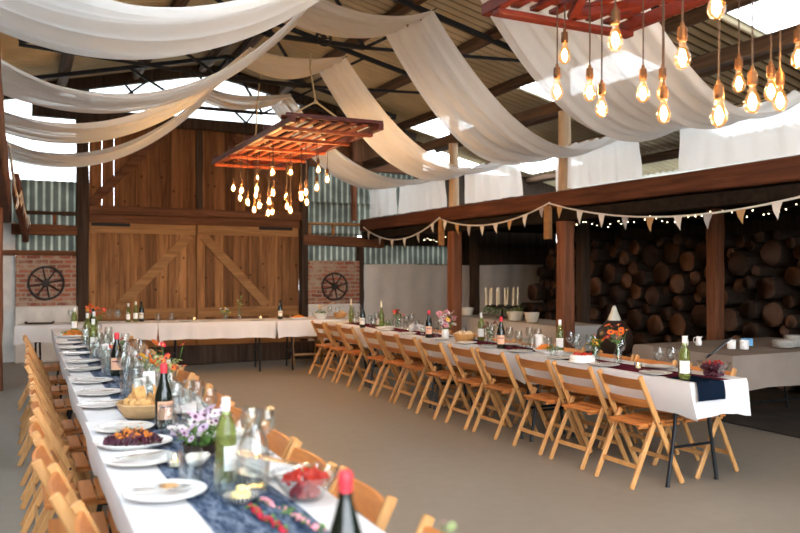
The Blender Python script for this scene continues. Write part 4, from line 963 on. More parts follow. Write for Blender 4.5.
def flower_vase(name, label, loc, vase, heads, seed, spread=.06, hmin=.16, hmax=.26, leaves=16, cat='flowers', group=None, leafmat='leaf'):
    """heads: list of (material, count, radius)"""
    rr = random.Random(seed); t = thing(name, label, cat, loc, 0, group)
    if vase == 'bottle': MB().lathe_open([(.001, .002), (.03, .0), (.033, .01), (.033, .09), (.015, .13), (.013, .165), (.0115, .165), (.0135, .13), (.030, .09), (.03, .012), (.001, .006)], 18).build('vase', 'glass', t); zt, rt = .16, .008
    elif vase == 'jar': MB().lathe_open([(.001, .001), (.036, 0), (.04, .006), (.04, .085), (.033, .1), (.033, .115), (.031, .115), (.031, .1), (.037, .085), (.037, .01), (.001, .007)], 18).build('vase', 'glass', t); zt, rt = .11, .022
    elif vase == 'bowl': MB().lathe([(0, 0), (.04, 0), (.065, .02), (.075, .055), (.073, .055), (.06, .02), (0, .01)], 22).build('vase', 'clay', t); zt, rt = .05, .05
    else: MB().lathe([(0, 0), (.035, 0), (.04, .01), (.045, .06), (.035, .1), (.033, .1), (.04, .06), (0, .02)], 18).build('vase', vase, t); zt, rt = .1, .025
    st, lf = MB(), MB()
    for mat, n, r in heads:
        for i in range(n):
            a = rr.uniform(0, 6.28); q = spread*math.sqrt(rr.random()); tip = Vector((q*math.cos(a), q*math.sin(a), rr.uniform(hmin, hmax)))
            st.tube([(rt*.4*math.cos(a), rt*.4*math.sin(a), .02), (rt*.8*math.cos(a), rt*.8*math.sin(a), zt), (tip.x*.8, tip.y*.8, (tip.z+zt)/2+.01), tip], .0016, 4)
            p, c = MB(), MB(); rad = r*rr.uniform(.8, 1.15)
            flower(p, c, (0, 0, 0), rad, rr)
            h = p.build('flower_head', mat, t, loc=tip, smooth=False); c.build('flower_centre', 'plum' if mat != 'redpetal' else 'yellowpetal', h, smooth=True)
    for i in range(leaves):
        a = rr.uniform(0, 6.28); z = rr.uniform(zt, (zt+hmax)/2); q = rr.uniform(.2, 1)*spread*.7
        lf.leafq((q*math.cos(a)*.5, q*math.sin(a)*.5, z), (math.cos(a), math.sin(a), rr.uniform(-.1, .9)), rr.uniform(.04, .075), rr.uniform(.016, .028), rr)
    st.build('stems', 'leaf', t)
    if leaves: tag(lf.build('foliage', leafmat, t, smooth=False), kind='stuff')
    return t
def heap(parent, name, mat, rx_, ry_, h, n, size, seed, z0=0.0, leafy=False, sc=(1, .5, .35)):
    rr = random.Random(seed); m = MB()
    for i in range(n):
        a = rr.uniform(0, 6.28); q = math.sqrt(rr.random()); z = z0+h*(1-q*q)*rr.uniform(.45, 1)
        c = (rx_*q*math.cos(a), ry_*q*math.sin(a), z)
        if leafy: m.leafq(c, (rr.uniform(-1, 1), rr.uniform(-1, 1), rr.uniform(0, .8)), size*rr.uniform(.8, 1.5), size*.5, rr)
        else: m.blob(c, size*rr.uniform(.7, 1.2), rr, sc=sc)
    return tag(m.build(name, mat, parent, smooth=not leafy), kind='stuff')

plate, fork, knife, wineglass, tumbler, jar, carafe = map(Kind, (make_plate, make_fork, make_knife, make_wineglass, make_tumbler, make_jar, make_carafe))
redb, whiteb, darkb = Kind(bottle('red')), Kind(bottle('white')), Kind(bottle('dark'))
OCC = []
def claim(x, y, r):
    if any((x-a)**2+(y-b)**2 < (r+c)**2 for a, b, c in OCC): return False
    OCC.append((x, y, r)); return True
def at(x, y, r): OCC.append((x, y, r)); return (x, y, T)
# ---- left row
PY = [(.44, 2.66), (.43, 3.16), (.445, 3.83), (.42, 4.55), (.44, 5.0), (.44, 5.55), (.44, 6.25), (.47, 6.79), (.47, 7.46), (.46, 8.05), (.46, 8.6)]
for i, (x, y) in enumerate(PY):
    plate(at(x, y, .135), R.uniform(0, 6), 'white dinner plate, aisle side of the left row, %s from the near end' % ORD[i], 'plates on the outer side of the left row')
    if i < 9:
        a = R.uniform(-.5, .2)
        f = fork((x-.01, y-.008, T+.0185), a, 'fork lying across the %s plate on the aisle side of the left row' % ORD[i], 'forks on the left row plates')
        knife((x+.01, y+.028, T+.0185), a+R.uniform(-.15, .15), 'knife lying across the %s plate on the aisle side of the left row' % ORD[i], 'knives on the left row plates')
tg = make_tag(); tg.location = (.45, 2.65, T+.0275); tg.rotation_euler = (0, 0, .3); tag(tg, 'small brown folded tag on the fork of the nearest left row plate')
IY = [(.83, 2.77), (.83, 3.50), (.82, 4.15), (.83, 4.75), (.82, 5.6), (.83, 6.3), (.82, 7.0), (.82, 7.7), (.82, 8.4)]
for i, (x, y) in enumerate(IY):
    plate(at(x, y, .12), 0, 'white dinner plate, floor side of the left row, %s from the near end' % ORD[i], 'plates on the inner side of the left row', .86)
    if i < 6:
        m = MB(); m.box((0, 0, .012), (.11, .17, .012)); m.box((.01, .01, .021), (.09, .15, .006)); n_ = thing('folded_napkin', 'folded white napkin on the %s plate, floor side of the left row' % ORD[i], 'napkin', (x, y, T+.01), R.uniform(-.3, .3), 'napkins on the left row')
        m.build('napkin_cloth', 'linen', n_, bevel=.004)
def platter(label, loc, heaps, rx_=.17, ry_=.11, rz=0, mat='china', name='salad_platter'):
    t = thing(name, label, 'salad', loc, rz)
    m = MB(); m.lathe([(0, .003), (.6, .003), (.72, 0), (.78, .004), (1, .022), (1.0, .026), (.8, .012), (.6, .009), (0, .008)], 36, sx=rx_, sy=ry_)
    m.build('platter', mat, t)
    for h in heaps: heap(t, *h)
    return t
platter('platter of purple cabbage salad topped with orange carrot', at(.44, 3.47, .13), [('cabbage_salad', 'cabbage', .12, .085, .045, 320, .013, 1, .02, False, (1.3, .5, .3)), ('carrot_topping', 'carrot', .085, .05, .025, 80, .011, 2, .045, False, (1.5, .35, .3)), ('green_leaves', 'leaf', .09, .06, .03, 14, .02, 3, .05, True)], .165, .125, -.45)
platter('white dish of orange carrot salad with leaves, far end of the left row', at(.56, 9.5, .2), [('carrot_salad', 'carrot', .11, .08, .05, 160, .015, 4, .026, False, (1.4, .4, .3)), ('green_leaves', 'leaf', .13, .10, .05, 70, .035, 5, .036, True)], .19, .15)
# tomato bowl and tongs
def glass_bowl(name, label, loc, r, h, mat='glass', cat='bowl'):
    t = thing(name, label, cat, loc)
    MB().lathe_open([(.001, .004), (r*.45, .0), (r*.5, .006), (r*.62, h*.3), (r*.86, h*.7), (r, h), (r*.97, h), (r*.83, h*.7), (r*.58, h*.32), (r*.44, .012), (.001, .012)], 30).build('bowl', mat, t); return t
t = glass_bowl('glass_salad_bowl', 'clear glass bowl of chopped tomato salad at the near end of the left row', at(.845, 2.42, .13), .115, .088)
heap(t, 'tomato_salad', 'tomato', .075, .075, .035, 190, .011, 6, .062, False, (1, .8, .7)); heap(t, 'tomato_base', 'tomato', .045, .045, .045, 110, .012, 7, .015, False, (1, .8, .7)); heap(t, 'green_herbs', 'leaf', .06, .06, .035, 18, .012, 8, .075, True)
t = thing('serving_tongs', 'steel serving tongs resting in the tomato salad bowl', 'tongs', (.80, 2.46, T+.095), 2.55)
for s in (-1, 1): MB().bar((-.03, s*.008, .012), (.17, s*.016, .045), .016, .003).build('tong_arm', 'silver', t, smooth=False)
MB().bar((.165, -.02, .044), (.165, .02, .044), .012, .006).build('tong_joint', 'silver', t, smooth=False)
# butter
t = thing('butter_dish', 'small black patterned dish of butter cubes on the indigo runner', 'butter dish', at(.645, 2.47, .065))
MB().lathe([(0, 0), (.025, 0), (.03, .004), (.045, .014), (.058, .026), (.056, .027), (.042, .018), (0, .010)], 32).build('dish', 'pattern', t)
for i, (x, y, z, a) in enumerate(((-.016, .004, .024, .3), (.012, -.014, .024, .9), (.014, .016, .024, 0), (-.008, -.02, .024, 1.3), (0, .002, .044, .5))): MB().box((0, 0, 0), (.026, .024, .02)).build('butter_cube', 'butter', t, loc=(x, y, z), rz=a, bevel=.003)
# bottles
redb(at(.645, 1.585, .045), -2.2, 'wine bottle with bright red wax capsule standing alone at the near end, left row')
redb(at(.62, 3.80, .042), -1.4, 'dark wine bottle with red wax capsule beside the bread basket on the left row')
redb(at(.63, 5.84, .042), -1.8, 'dark wine bottle with red wax capsule halfway along the left row')
whiteb(at(.66, 2.74, .042), -.9, 'pale green white wine bottle behind the butter dish on the left row')
for x, y, w in ((.63, 7.76, 'beside the orange bouquet end of the left row, nearest of four'), (.66, 8.85, 'toward the far end of the left row, second nearest of four'), (.75, 9.15, 'toward the far end of the left row, third nearest of four'), (.62, 10.3, 'at the far end of the left row, farthest of four')):
    whiteb(at(x, y, .04), R.uniform(-2.5, -1), 'white capsuled wine bottle '+w)
darkb(at(.8, 9.9, .04), -2, 'dark wine bottle by the orange bouquet at the far end of the left row')
# bread basket with crispbreads
def basket(label, loc, r, mat='bowlwood', bits='crisp', seed=1, tall=True):
    t = thing('bread_basket', label, 'basket', loc); rr = random.Random(seed)
    MB().lathe([(0, 0), (r*.6, 0), (r*.75, .01), (r*.95, .05), (r, .075), (r*.96, .077), (r*.9, .052), (r*.7, .016), (0, .012)], 32).build('bowl', mat, t)
    m = MB(); ring(m, r*.98, .006, 32, 6, None, (0, 0, .075)); m.build('rim', mat, t)
    for i in range(14):
        a = rr.uniform(0, 6.28); q = r*.6*math.sqrt(rr.random()); e = Euler((rr.uniform(-.9, .9), rr.uniform(-.9, .9), rr.uniform(0, 6))).to_matrix()
        m = MB()
        if tall and i < 7: m.box((0, 0, 0), (.055, .006, .13), e)
        else: m.blob((0, 0, 0), .032, rr, sc=(1.2, .9, .6), n=8)
        m.build('bread_piece', bits, t, loc=(q*math.cos(a), q*math.sin(a), .065+.015*rr.random()+(.03 if tall and i < 7 else 0)))
    return t
basket('round wooden basket of golden crispbread halfway down the near left table', at(.585, 4.13, .14), .14, 'bowlwood', 'crisp', 2)
jar(at(.615, 3.685, .042), 0, 'clear glass jar before the crispbread basket, left row', scale=1.05)
# flowers on the left row
flower_vase('flower_bowl', 'low dark bowl of lilac and white flowers on the indigo runner', at(.66, 3.16, .085), 'bowl', [('lilacpetal', 16, .026), ('whitepetal', 14, .024), ('lilacpetal', 6, .02)], 21, .125, .09, .185, 34)
flower_vase('flower_vase', 'bottle of orange and crimson flowers and lime leaves behind the crispbread, left row', at(.76, 4.52, .05), 'bottle', [('orangepetal', 6, .026), ('redpetal', 5, .022), ('whitepetal', 2, .018)], 22, .12, .19, .34, 18, leafmat='palegreen')
flower_vase('flower_vase', 'jar of orange flowers midway along the left row', at(.76, 5.25, .05), 'jar', [('orangepetal', 6, .024), ('yellowpetal', 3, .02)], 23, .08, .15, .23, 16, leafmat='palegreen')
flower_vase('flower_vase', 'jar of small red and pale flowers along the left row between bottle and far plates', at(.72, 6.55, .05), 'jar', [('redpetal', 4, .02), ('whitepetal', 4, .02)], 24, .07, .14, .22, 14)
flower_vase('flower_vase', 'big bunch of orange and red flowers at the far end of the left row', at(.88, 10.45, .06), 'jar', [('orangepetal', 10, .034), ('redpetal', 6, .034), ('yellowpetal', 4, .03)], 25, .14, .16, .30, 26)
# white leaf-shaped dish leaning by the flowers
t = thing('leaf_dish', 'white curved leaf shaped dish by the lilac flowers on the left row', 'dish', (.615, 2.99, T), .9); OCC.append((.615, 2.99, .05))
m = MB(); m.grid(lambda u, v: (.085*(2*u-1), .045*(2*v-1)*math.sin(PI*min(.98, max(.02, u))), .002+.045*(2*v-1)**2*math.sin(PI*u)+.035*(2*u-1)**2), 14, 8); o = m.build('dish_body', 'china', t)
sm = o.modifiers.new('thick', 'SOLIDIFY'); sm.thickness = .004; sm.offset = 1
flower_vase('flower_vase', 'small bottle with a few tall blurred sprigs at the nearest end of the left row', at(.70, 1.30, .05), 'bottle', [('pinkpetal', 2, .008), ('palegreen', 2, .009)], 27, .075, .235, .262, 0)
# white cards
def card(label, x, y, h=.10, w=.075, rz=.3):
    t = thing('table_card', label, 'card', at(x, y, .03), rz); m = MB()
    for s in (-1, 1): m.bar((0, s*.022, 0), (0, s*.001, h), w, .0015, up=(0, 1, 0))
    m.build('folded_card', 'paper', t, smooth=False); return t
card('folded white card standing on the left row by the lime leaves, nearest of four', .635, 4.72, .12, rz=.5)
card('folded white card standing on the left row beyond the flower bottle, second of four', .73, 5.02, .12, rz=.3)
card('folded white card standing on the left row past the halfway bottle, third of four', .66, 6.05, .11, rz=.5)
card('folded white card standing far along the left row, fourth of four', .68, 7.2, .11, rz=.4)
# glassware clusters
def scatter(label_of, kinds, x0, x1, y0, y1, n, seed, zz=T):
    rr = random.Random(seed); k = 0
    for _ in range(n*14):
        if k >= n: break
        x, y = rr.uniform(x0, x1), rr.uniform(y0, y1)
        nm, fn, r, sc = rr.choice(kinds)
        if claim(x, y, r+.006):
            k += 1; fn((x, y, zz), rr.uniform(0, 6), label_of(nm)[0], label_of(nm)[1], sc*rr.uniform(.95, 1.05))
def lab(where): return lambda nm: ('clear %s among the glassware crowded along %s' % (nm, where), '%ses on %s' % (nm, where) if nm.endswith('glass') else '%ss on %s' % (nm, where))
GK = [('wine glass', wineglass, .042, 1.0), ('wine glass', wineglass, .042, 1.0), ('tumbler', tumbler, .04, 1.0), ('jar', jar, .042, .95)]
for x, y, nm, fn, sc in ((.55, 2.80, 'tumbler', tumbler, 1.15), (.625, 2.595, 'tumbler', tumbler, 1.1), (.9, 3.06, 'wine glass', wineglass, 1), (.86, 3.15, 'wine glass', wineglass, 1), (.74, 2.9, 'wine glass', wineglass, 1)):
    OCC.append((x, y, .04)); fn((x, y, T), R.uniform(0, 6), *lab('the left row of tables')(nm), sc)
carafe(at(.73, 2.63, .058), 0, 'tall clear water carafe behind the butter dish on the left row')
scatter(lab('the left row of tables'), GK, .56, .88, 3.4, 8.9, 74, 3)
# ---- right row
for i, (x, y) in enumerate([(4.12, 4.22), (4.12, 4.76), (4.12, 5.32), (4.12, 5.9), (4.12, 6.41), (4.12, 6.86), (4.11, 7.36), (4.12, 8.2), (4.12, 8.8)]):
    plate(at(x, y, .12), 0, 'white dinner plate, floor side of the right row, %s from the near end' % ORD[i], 'plates on the floor side of the right row', .86)
    if i < 5:
        a = R.uniform(1.2, 1.9); fork((x-.02, y, T+.017), a, 'fork on the %s plate from the near end of the right row' % ORD[i], 'forks on the right row plates'); knife((x+.02, y+.01, T+.017), a, 'knife on the %s plate from the near end of the right row' % ORD[i], 'knives on the right row plates')
for i, (x, y) in enumerate([(4.42, 4.48), (4.43, 6.5), (4.43, 7.33)]):
    plate(at(x, y, .115), 0, 'white dinner plate, woodpile side of the right row, %s from the near end' % ORD[i], 'plates on the woodpile side of the right row', .84)
def cake():
    t = thing('pavlova', 'white iced pavlova topped with red berries near the end of the right row', 'cake', at(4.13, 5.04, .115))
    MB().lathe([(0, .003), (.115, .003), (.12, .008), (.118, .012), (0, .01)], 32).build('cake_plate', 'china', t)
    MB().lathe([(.0, .011), (.098, .011), (.102, .02), (.099, .05), (.09, .06), (0, .058)], 28).build('meringue', 'cream_icing', t)
    rr = random.Random(4)
    for i in range(22):
        a = rr.uniform(0, 6.28); q = .075*math.sqrt(rr.random()); MB().blob((0, 0, 0), rr.uniform(.008, .012), rr, n=7, jit=.08).build('berry', 'tomato', t, loc=(q*math.cos(a), q*math.sin(a), .066))
for o in [k for k in OCC if abs(k[0]-4.13) < .02 and abs(k[1]-5.04) < .02]: OCC.remove(o)
cake()
whiteb(at(4.10, 3.93, .04), -2.3, 'pale green white wine bottle at the near end of the right row')
t = glass_bowl('glass_salad_bowl', 'glass bowl of dark purple salad at the near end of the right row', at(4.425, 3.97, .125), .117, .10)
heap(t, 'purple_salad', 'cabbage', .085, .085, .035, 200, .013, 12, .06, False, (1.2, .6, .4)); heap(t, 'purple_salad', 'cabbage', .065, .065, .06, 120, .016, 13, .015, False, (1, .7, .5)); heap(t, 'carrot_shreds', 'tomato', .075, .075, .03, 30, .009, 14, .085, False, (1.4, .4, .3))
t = thing('serving_spoon', 'black handled serving spoon leaning out of the purple salad bowl', 'spoon', (4.425, 3.97, T+.135)); 
MB().bar((-.02, 0, 0.02), (.10, -.07, .135), .016, .008).build('handle', 'plasticblack', t); MB().bar((.0, .02, 0.02), (.11, -.045, .13), .014, .008).build('fork_handle', 'plasticblack', t)
MB().blob((-.035, .01, .01), .03, sc=(1, .8, .3)).build('spoon_bowl', 'plasticblack', t)
t = thing('bread_slice', 'slice of pale bread behind the purple salad bowl on the right row', 'bread', at(4.50, 4.16, .04), .4); MB().blob((0, 0, .045), .05, sc=(1, .7, .35), n=10, jit=.05).build('crumb', 'bread', t)
t = thing('dark_tumbler', 'dark glass tumbler between wine bottle and purple salad, right row', 'glass', at(4.27, 4.10, .042)); MB().lathe([(0, 0), (.034, 0), (.037, .005), (.039, .10), (.036, .1), (.034, .06), (0, .055)], 20).build('glass_wall', 'darkglass', t)
def votive(label, x, y):
    t = thing('tealight_holder', label, 'candle', at(x, y, .034))
    MB().lathe_open([(.001, .001), (.026, 0), (.03, .006), (.031, .055), (.029, .055), (.028, .008), (.001, .006)], 18).build('glass_cup', 'glass', t)
    MB().lathe([(0, .007), (.02, .007), (.02, .024), (0, .023)], 14).build('tealight', 'wax', t)
    MB().lathe([(0, .026), (.004, .032), (.003, .042), (0, .05)], 8).build('flame', 'flame', t)
votive('lit tealight in a small glass on the burgundy runner, right row', 4.22, 4.50)
votive('lit tealight in a small glass next to the purple salad, right row', 4.22, 4.02)
votive('lit tealight in a small glass by the wine bottle, near end of the left row', .60, 2.79) if False else None
votive('lit tealight in a small glass between the lilac flowers and tumblers, left row', .535, 3.02)
flower_vase('flower_vase', 'bottle of orange and red flowers near the end of the right row', at(4.29, 4.80, .045), 'bottle', [('orangepetal', 9, .028), ('redpetal', 6, .026)], 31, .10, .20, .32, 12)
flower_vase('flower_vase', 'jar of yellow flowers and dark leaves behind the pavlova on the right row', at(4.33, 5.12, .045), 'jar', [('yellowpetal', 5, .026), ('orangepetal', 2, .02)], 32, .08, .13, .22, 26)
for x, y in ((4.42, 5.46), (4.32, 5.36), (4.47, 5.30), (4.44, 4.93), (4.30, 4.24), (4.22, 4.29), (4.37, 4.19)):
    OCC.append((x, y, .04)); wineglass((x, y, T), 0, *lab('the right row of tables')('wine glass'), 1.0)
platter('green leaf salad on a dish beside the carrot dish, right row', at(4.30, 5.66, .1), [('green_salad', 'leaf', .075, .055, .045, 80, .03, 41, .03, True)], .11, .09)
platter('dish of orange grated carrot on the right row', at(4.36, 5.86, .1), [('carrot_salad', 'carrot', .08, .06, .045, 150, .012, 42, .02, False, (1.5, .35, .3))], .11, .09)
whiteb(at(4.46, 5.76, .04), -2.3, 'white capsuled wine bottle by the green salad, right row')
def jug(label, x, y, sc=1.0, mat='china', z=None, rz=0):
    t = thing('jug', label, 'jug', at(x, y, .055) if z is None else (x, y, z), rz)
    MB().lathe([(0, 0), (.036, 0), (.043, .01), (.046, .05), (.038, .085), (.034, .11), (.038, .13), (.0355, .13), (.0315, .11), (.035, .08), (.04, .03), (0, .02)], 22).build('jug_body', mat, t)
    m = MB(); m.tube([(.036, 0, .115), (.06, 0, .11), (.072, 0, .085), (.066, 0, .05), (.044, 0, .035)], .0055, 7); m.build('handle', mat, t)
    m = MB(); m.add([(-.034, .016, .13), (-.034, -.016, .13), (-.056, 0, .136), (-.036, 0, .10)], [(0, 2, 3), (1, 3, 2), (0, 1, 2)]); m.build('spout', mat, t)
    t.scale = (sc,)*3; return t
jug('white china jug behind the carrot dish on the right row', 4.46, 6.07, 1.05)
redb(at(4.15, 6.26, .042), -2.2, 'dark wine bottle with red wax capsule before the candelabra, right row')
redb(at(4.10, 7.62, .042), -2.2, 'dark wine bottle with red wax capsule beside the wrapped bouquet, right row')
whiteb(at(4.43, 7.06, .04), -2.3, 'white capsuled wine bottle beside the bread basket, right row')
darkb(at(4.05, 9.36, .04), -2.2, 'tall dark wine bottle far along the right row')
basket('round woven basket of bread in the middle of the right row', at(4.26, 7.12, .13), .125, 'beech', 'bread', 3, False)
flower_vase('dried_flower_jar', 'jar of dark russet dried stems on the right row by the white wine', at(4.42, 6.86, .10), 'jar', [('dried', 12, .02)], 33, .09, .14, .22, 6, leafmat='dried')
flower_vase('wrapped_bouquet', 'pink and white bouquet in a white wrapped vase by the timber post, right row', at(4.24, 7.50, .13), 'china', [('pinkpetal', 16, .032), ('whitepetal', 12, .032), ('yellowpetal', 3, .024)], 34, .11, .13, .30, 24, leafmat='palegreen')
flower_vase('flower_vase', 'dark little posy in a jar far along the right row', at(4.46, 9.14, .05), 'jar', [('redpetal', 5, .022), ('dried', 6, .022)], 35, .08, .14, .24, 20)
platter('green leaf salad on a dish far along the right row', at(4.24, 9.06, .12), [('green_salad', 'leaf', .10, .07, .05, 80, .033, 44, .03, True)], .14, .1)
def bottle_candle(label, loc):
    t = thing('candle_bottle', label, 'candle', loc)
    MB().lathe([(0, .003), (.034, 0), (.036, .01), (.036, .15), (.02, .2), (.014, .22), (.014, .25), (0, .25)], 18).build('bottle_body', 'greenglass', t)
    MB().lathe([(0, .25), (.011, .25), (.0105, .34), (0, .342)], 10).build('candle', 'wax', t); MB().tube([(0, 0, .34), (0, 0, .352)], .001, 5).build('wick', 'wick', t)
bottle_candle('ivory candle in a green bottle at the far end of the right row', at(4.42, 9.57, .04))
bottle_candle('ivory candle in a green bottle where right and back rows meet', at(4.3, 10.35, .04))
t = thing('napkin_pile', 'rumpled white napkins left on the right row by the wrapped bouquet', 'napkins', at(4.36, 8.42, .13)); heap(t, 'napkin_cloth', 'linen', .10, .10, .05, 26, .034, 51, .036, False, (1.2, .9, .3))
scatter(lab('the right row of tables'), GK, 4.2, 4.55, 5.2, 10.4, 44, 7)
# ---- back row
plc = lambda s, t_: (lambda p: at(p[0], p[1], .05))(bp(s, t_))
whiteb(plc(.55, .05), -2, 'white capsuled wine bottle at the corner of left and back rows, before the doors')
darkb(plc(.63, .06), -2, 'dark wine bottle at the corner of left and back rows, before the doors')
p = plc(.45, -.05); whiteb(p, -2, 'white capsuled wine bottle at the corner between left row and doors, shorter of two', None, .92)
jar(plc(.86, -.05), 0, 'clear glass jar on the back row, nearer the bottles'); jar(plc(1.05, -.02), 0, 'clear glass jar on the back row, nearer the green posy')
flower_vase('flower_vase', 'green posy with white flowers in the middle of the back row', plc(1.83, .02), 'jar', [('whitepetal', 8, .022), ('yellowpetal', 3, .018)], 61, .09, .10, .19, 40)
flower_vase('flower_vase', 'tall thin sprigs in a bottle on the back row beside the green posy', plc(2.05, .1), 'bottle', [('palegreen', 5, .016)], 62, .08, .22, .36, 10, leafmat='palegreen')
darkb(plc(2.66, .0), -1.9, 'dark bottle with cream label beside the orange dish on the back row')
platter('dish of orange salad on the back row by the brick panel', bp(2.93, -.05), [('carrot_salad', 'carrot', .095, .07, .045, 110, .013, 63, .022, False, (1.4, .4, .3))], .13, .1)
t = glass_bowl('salad_bowl', 'white bowl of green leaves where back and right rows meet', bp(3.28, -.1), .13, .09, 'china'); heap(t, 'green_salad', 'leaf', .11, .11, .08, 70, .04, 64, .06, True)
t = thing('serving_spoon', 'long pale wooden spoon leaning from the white leaf bowl', 'spoon', (bp(3.28, -.1)[0], bp(3.28, -.1)[1], T+.19)); MB().bar((0, 0, 0), (.2, -.06, .07), .016, .01).build('handle', 'bowlwood', t); MB().blob((-.02, .005, -.005), .028, sc=(1.2, .8, .3)).build('spoon_bowl', 'bowlwood', t)
basket('small basket of bread at the brick panel end of the back row', bp(3.62, .05), .11, 'beech', 'bread', 9, False)
for i, (s, tt) in enumerate(((1.25, -.18), (1.55, -.16), (2.3, -.18), (-.3, -.1), (.1, -.05))):
    OCC.append((*bp(s, tt)[:2], .12)); plate(bp(s, tt), 0, 'white dinner plate on the back row, %s counted from the middle outward' % ORD[i], 'plates on the back row', .86)
votive('lit tealight in a small glass on the back row between jar and posy', *plc(1.38, .02)[:2])
votive('lit tealight in a small glass on the back row beside the dark bottle', *plc(2.36, .02)[:2])
rr = random.Random(77)
for i in range(14):
    s = rr.choice((rr.uniform(-.5, .35), rr.uniform(3.4, 4.1))); tt = rr.uniform(-.2, .2); p = bp(s, tt)
    if claim(p[0], p[1], .042): wineglass(p, 0, *lab('the back row of tables')('wine glass'), 1.0)
t = thing('dark_tray', 'long dark tray at the plinth end of the back row', 'tray', bp(-.72, -.1), BROT); MB().box((0, 0, .012), (.36, .16, .016)).build('tray_base', 'darktimber', t, bevel=.004)
for s in (-1, 1): MB().box((s*.175, 0, .028), (.012, .16, .02)).build('tray_edge', 'darktimber', t)

# ------------------------------------------------------------------ serving tables under the loft
def serving_table(label, clabel, cx, cy, sx, sy, drop, seed, mat='greylinen'):
    t = make_table(sy-.012, sx-.006); t.location = (cx, cy, 0); tag(t, label)
    c = cloth_mesh(sy, sx, drop, seed).build('tablecloth', mat, None, weld=True, ang=70); c.location = (cx, cy, 0); tag(c, clabel, 'tablecloth')
serving_table('trestle table with dark legs under the grey linen, below the loft', 'grey linen cloth over the serving table with white jugs under the loft', 6.62, 5.44, 2.0, 1.22, .30, 3)
serving_table('trestle table under pale linen beside the timber posts, carrying the candelabra', 'pale linen cloth over the candelabra table behind the right row', 6.9, 9.9, .8, 3.0, .34, 4, 'palelinen')
jug('white china jug on the serving table, farther from the teapot of two', 5.98, 5.72, .72, z=T, rz=.6)
jug('white china jug on the serving table, closer to the teapot of two', 6.10, 5.66, .68, z=T, rz=2.2)
def mug(label, x, y, rz):
    t = thing('mug', label, 'cup', (x, y, T), rz); MB().lathe([(0, 0), (.036, 0), (.04, .006), (.042, .085), (.039, .085), (.037, .01), (0, .008)], 20).build('mug_body', 'china', t)
    MB().tube([(.04, 0, .07), (.062, 0, .064), (.066, 0, .04), (.055, 0, .022), (.039, 0, .018)], .005, 7).build('handle', 'china', t)
mug('white mug on the serving table beside the pale blue box', 6.12, 5.28, 3.4); mug('white mug on the serving table beyond the pale blue box side, nearer the plates', 6.2, 5.2, 3.6)
t = thing('blue_box', 'pale blue box standing on the serving table near the plate stacks', 'box', (6.5, 5.42, T), -.5); MB().box((0, 0, .0325), (.10, .05, .065)).build('box_body', 'blueplastic', t, bevel=.004); MB().box((0, 0, .07), (.104, .054, .01)).build('lid', 'blueplastic', t, bevel=.003)
def stack(x, y, n, where):
    for i in range(n):
        p = plate((x+R.uniform(-.004, .004), y+R.uniform(-.004, .004), T+i*.0115), 0, 'cream plate in the %s stack on the serving table, %s from the bottom' % (where, ORD[i]), 'plates stacked on the serving table', .8)
stack(6.65, 5.12, 6, 'lower'); stack(6.86, 5.15, 9, 'tall middle'); stack(7.02, 5.0, 8, 'outer')
# urn, pots, candelabra
t = thing('dark_urn', 'dark glazed urn with pale cone lid on a barrel behind the orange flowers', 'urn', (5.98, 6.75, .52))
MB().lathe([(0, 0), (.10, 0), (.13, .02), (.19, .14), (.205, .24), (.18, .33), (.11, .40), (.085, .43), (0, .43)], 28).build('urn_body', 'clay', t)
MB().lathe([(0, .431), (.075, .431), (.07, .45), (.04, .52), (.025, .57), (.012, .59), (0, .592)], 20).build('cone_lid', 'cream', t)
t = thing('barrel', 'small dark barrel holding up the glazed urn', 'barrel', (5.98, 6.75, 0)); MB().lathe([(0, 0), (.17, 0), (.21, .15), (.22, .26), (.21, .38), (.17, .518), (0, .518)], 24).build('staves', 'darktimber', t)
for z in (.1, .42): m = MB(); ring(m, .203 if z < .2 else .205, .008, 28, 6, None, (0, 0, z)); m.build('hoop', 'iron', t)
def pot(label, x, y, r, h):
    t = thing('stoneware_pot', label, 'pot', (x, y, T)); MB().lathe([(0, 0), (r*.7, 0), (r*.78, .01), (r*.95, h*.75), (r*.95, h*.8), (0, h*.8)], 24).build('pot_body', 'cream', t); MB().lathe([(r*.96, h*.8), (r, h*.82), (r, h), (r*.9, h), (r*.88, h*.82), (0, h*.82)], 24).build('rim', 'cream', t)
pot('cream stoneware pot on the candelabra table, nearer the dark post', 6.75, 11.2, .115, .13); pot('cream stoneware pot just beside the candelabra, larger of the near two', 6.72, 9.75, .13, .13); pot('cream stoneware pot beside the timber post, smaller of the near two', 6.70, 9.3, .11, .14)
t = thing('candelabrum', 'dark iron candelabrum with a crown of ivory candles behind the right row', 'candelabra', (6.85, 10.3, T))
MB().lathe([(0, 0), (.1, 0), (.1, .012), (.03, .03), (.016, .06), (.016, .16), (.03, .18), (0, .2)], 18).build('base', 'iron', t)
m = MB(); ring(m, .25, .014, 32, 6, None, (0, 0, .19)); m.build('ring', 'iron', t)
for k in range(4):
    a = PI*k/2+.3; MB().tube([(0, 0, .17), (.13*math.cos(a), .13*math.sin(a), .15), (.25*math.cos(a), .25*math.sin(a), .19)], .009, 6).build('arm', 'iron', t)
lf = MB(); rr = random.Random(3)
for k in range(90):
    a = rr.uniform(0, 6.28); q = rr.uniform(.16, .29); lf.leafq((q*math.cos(a), q*math.sin(a), rr.uniform(.1, .2)), (math.cos(a), math.sin(a), rr.uniform(-.6, .4)), .07, .03, rr)
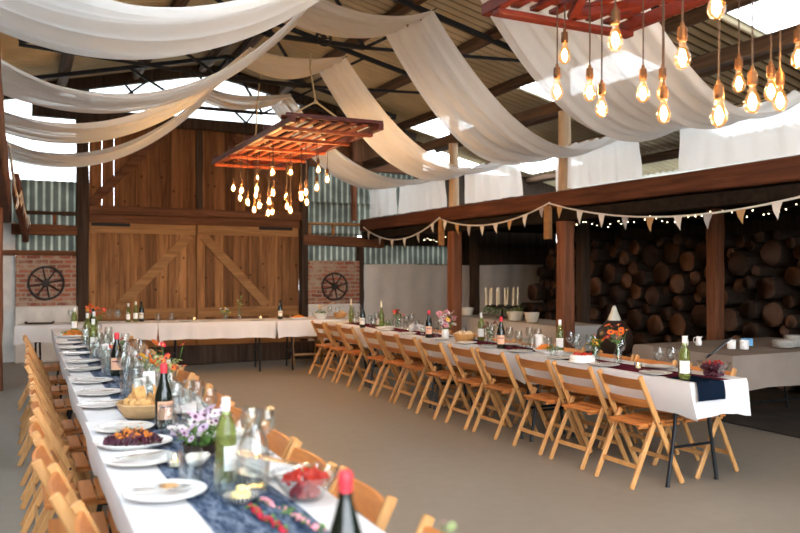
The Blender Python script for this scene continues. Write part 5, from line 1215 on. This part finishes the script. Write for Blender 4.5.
tag(lf.build('dark_foliage', 'leaf', t, smooth=False), kind='stuff')
for k in range(12):
    a = 2*PI*k/12+.13; x, y = .25*math.cos(a), .25*math.sin(a)
    c = MB().lathe([(0, .0), (.013, 0), (.0115, .27), (0, .275)], 10).build('candle', 'wax', t, loc=(x, y, .205)); c.rotation_euler = (rr.uniform(-.05, .05), rr.uniform(-.05, .05), 0)
    MB().tube([(0, 0, .27), (0, 0, .285)], .0012, 5).build('wick', 'wick', c)

# ------------------------------------------------------------------ light, sky, camera
w = bpy.data.worlds.new('overcast sky'); S.world = w; w.use_nodes = True; nt = w.node_tree; nt.nodes.clear()
out = nt.nodes.new('ShaderNodeOutputWorld'); bg = nt.nodes.new('ShaderNodeBackground'); L(nt, bg.outputs[0], out.inputs[0])
tc = N(nt, 'ShaderNodeTexCoord'); sp = N(nt, 'ShaderNodeSeparateXYZ'); L(nt, tc.outputs['Generated'], sp.inputs[0])
r = ramp(nt, sp.outputs[2], [(0.0, (0.88, 0.94, 1.0)), (0.6, (0.80, 0.89, 1.0))]); L(nt, r.outputs[0], bg.inputs['Color']); bg.inputs['Strength'].default_value = SKY
cam = bpy.data.cameras.new('camera'); co = bpy.data.objects.new('camera', cam); COL.objects.link(co); S.camera = co
cam.sensor_width = 36.0; cam.lens = 36.0*778/800; cam.clip_start = .05; cam.clip_end = 300
co.location = (0, 0, 1.5); co.rotation_euler = (PI/2+math.atan((271-266.5)/778), 0, -math.radians(26.15))
cam.dof.use_dof = True; cam.dof.focus_distance = 6.2; cam.dof.aperture_fstop = 2.0
S.view_settings.view_transform = 'Standard'; S.view_settings.look = 'None'; S.view_settings.gamma = 1.0; S.view_settings.exposure = EXPO
try: S.view_settings.use_curve_mapping = False
except Exception: pass
c = S.cycles
c.use_denoising = True; c.max_bounces = 9; c.diffuse_bounces = 5; c.glossy_bounces = 3; c.transmission_bounces = 6; c.transparent_max_bounces = 24; c.sample_clamp_indirect = 8.0; c.caustics_reflective = False; c.caustics_refractive = False
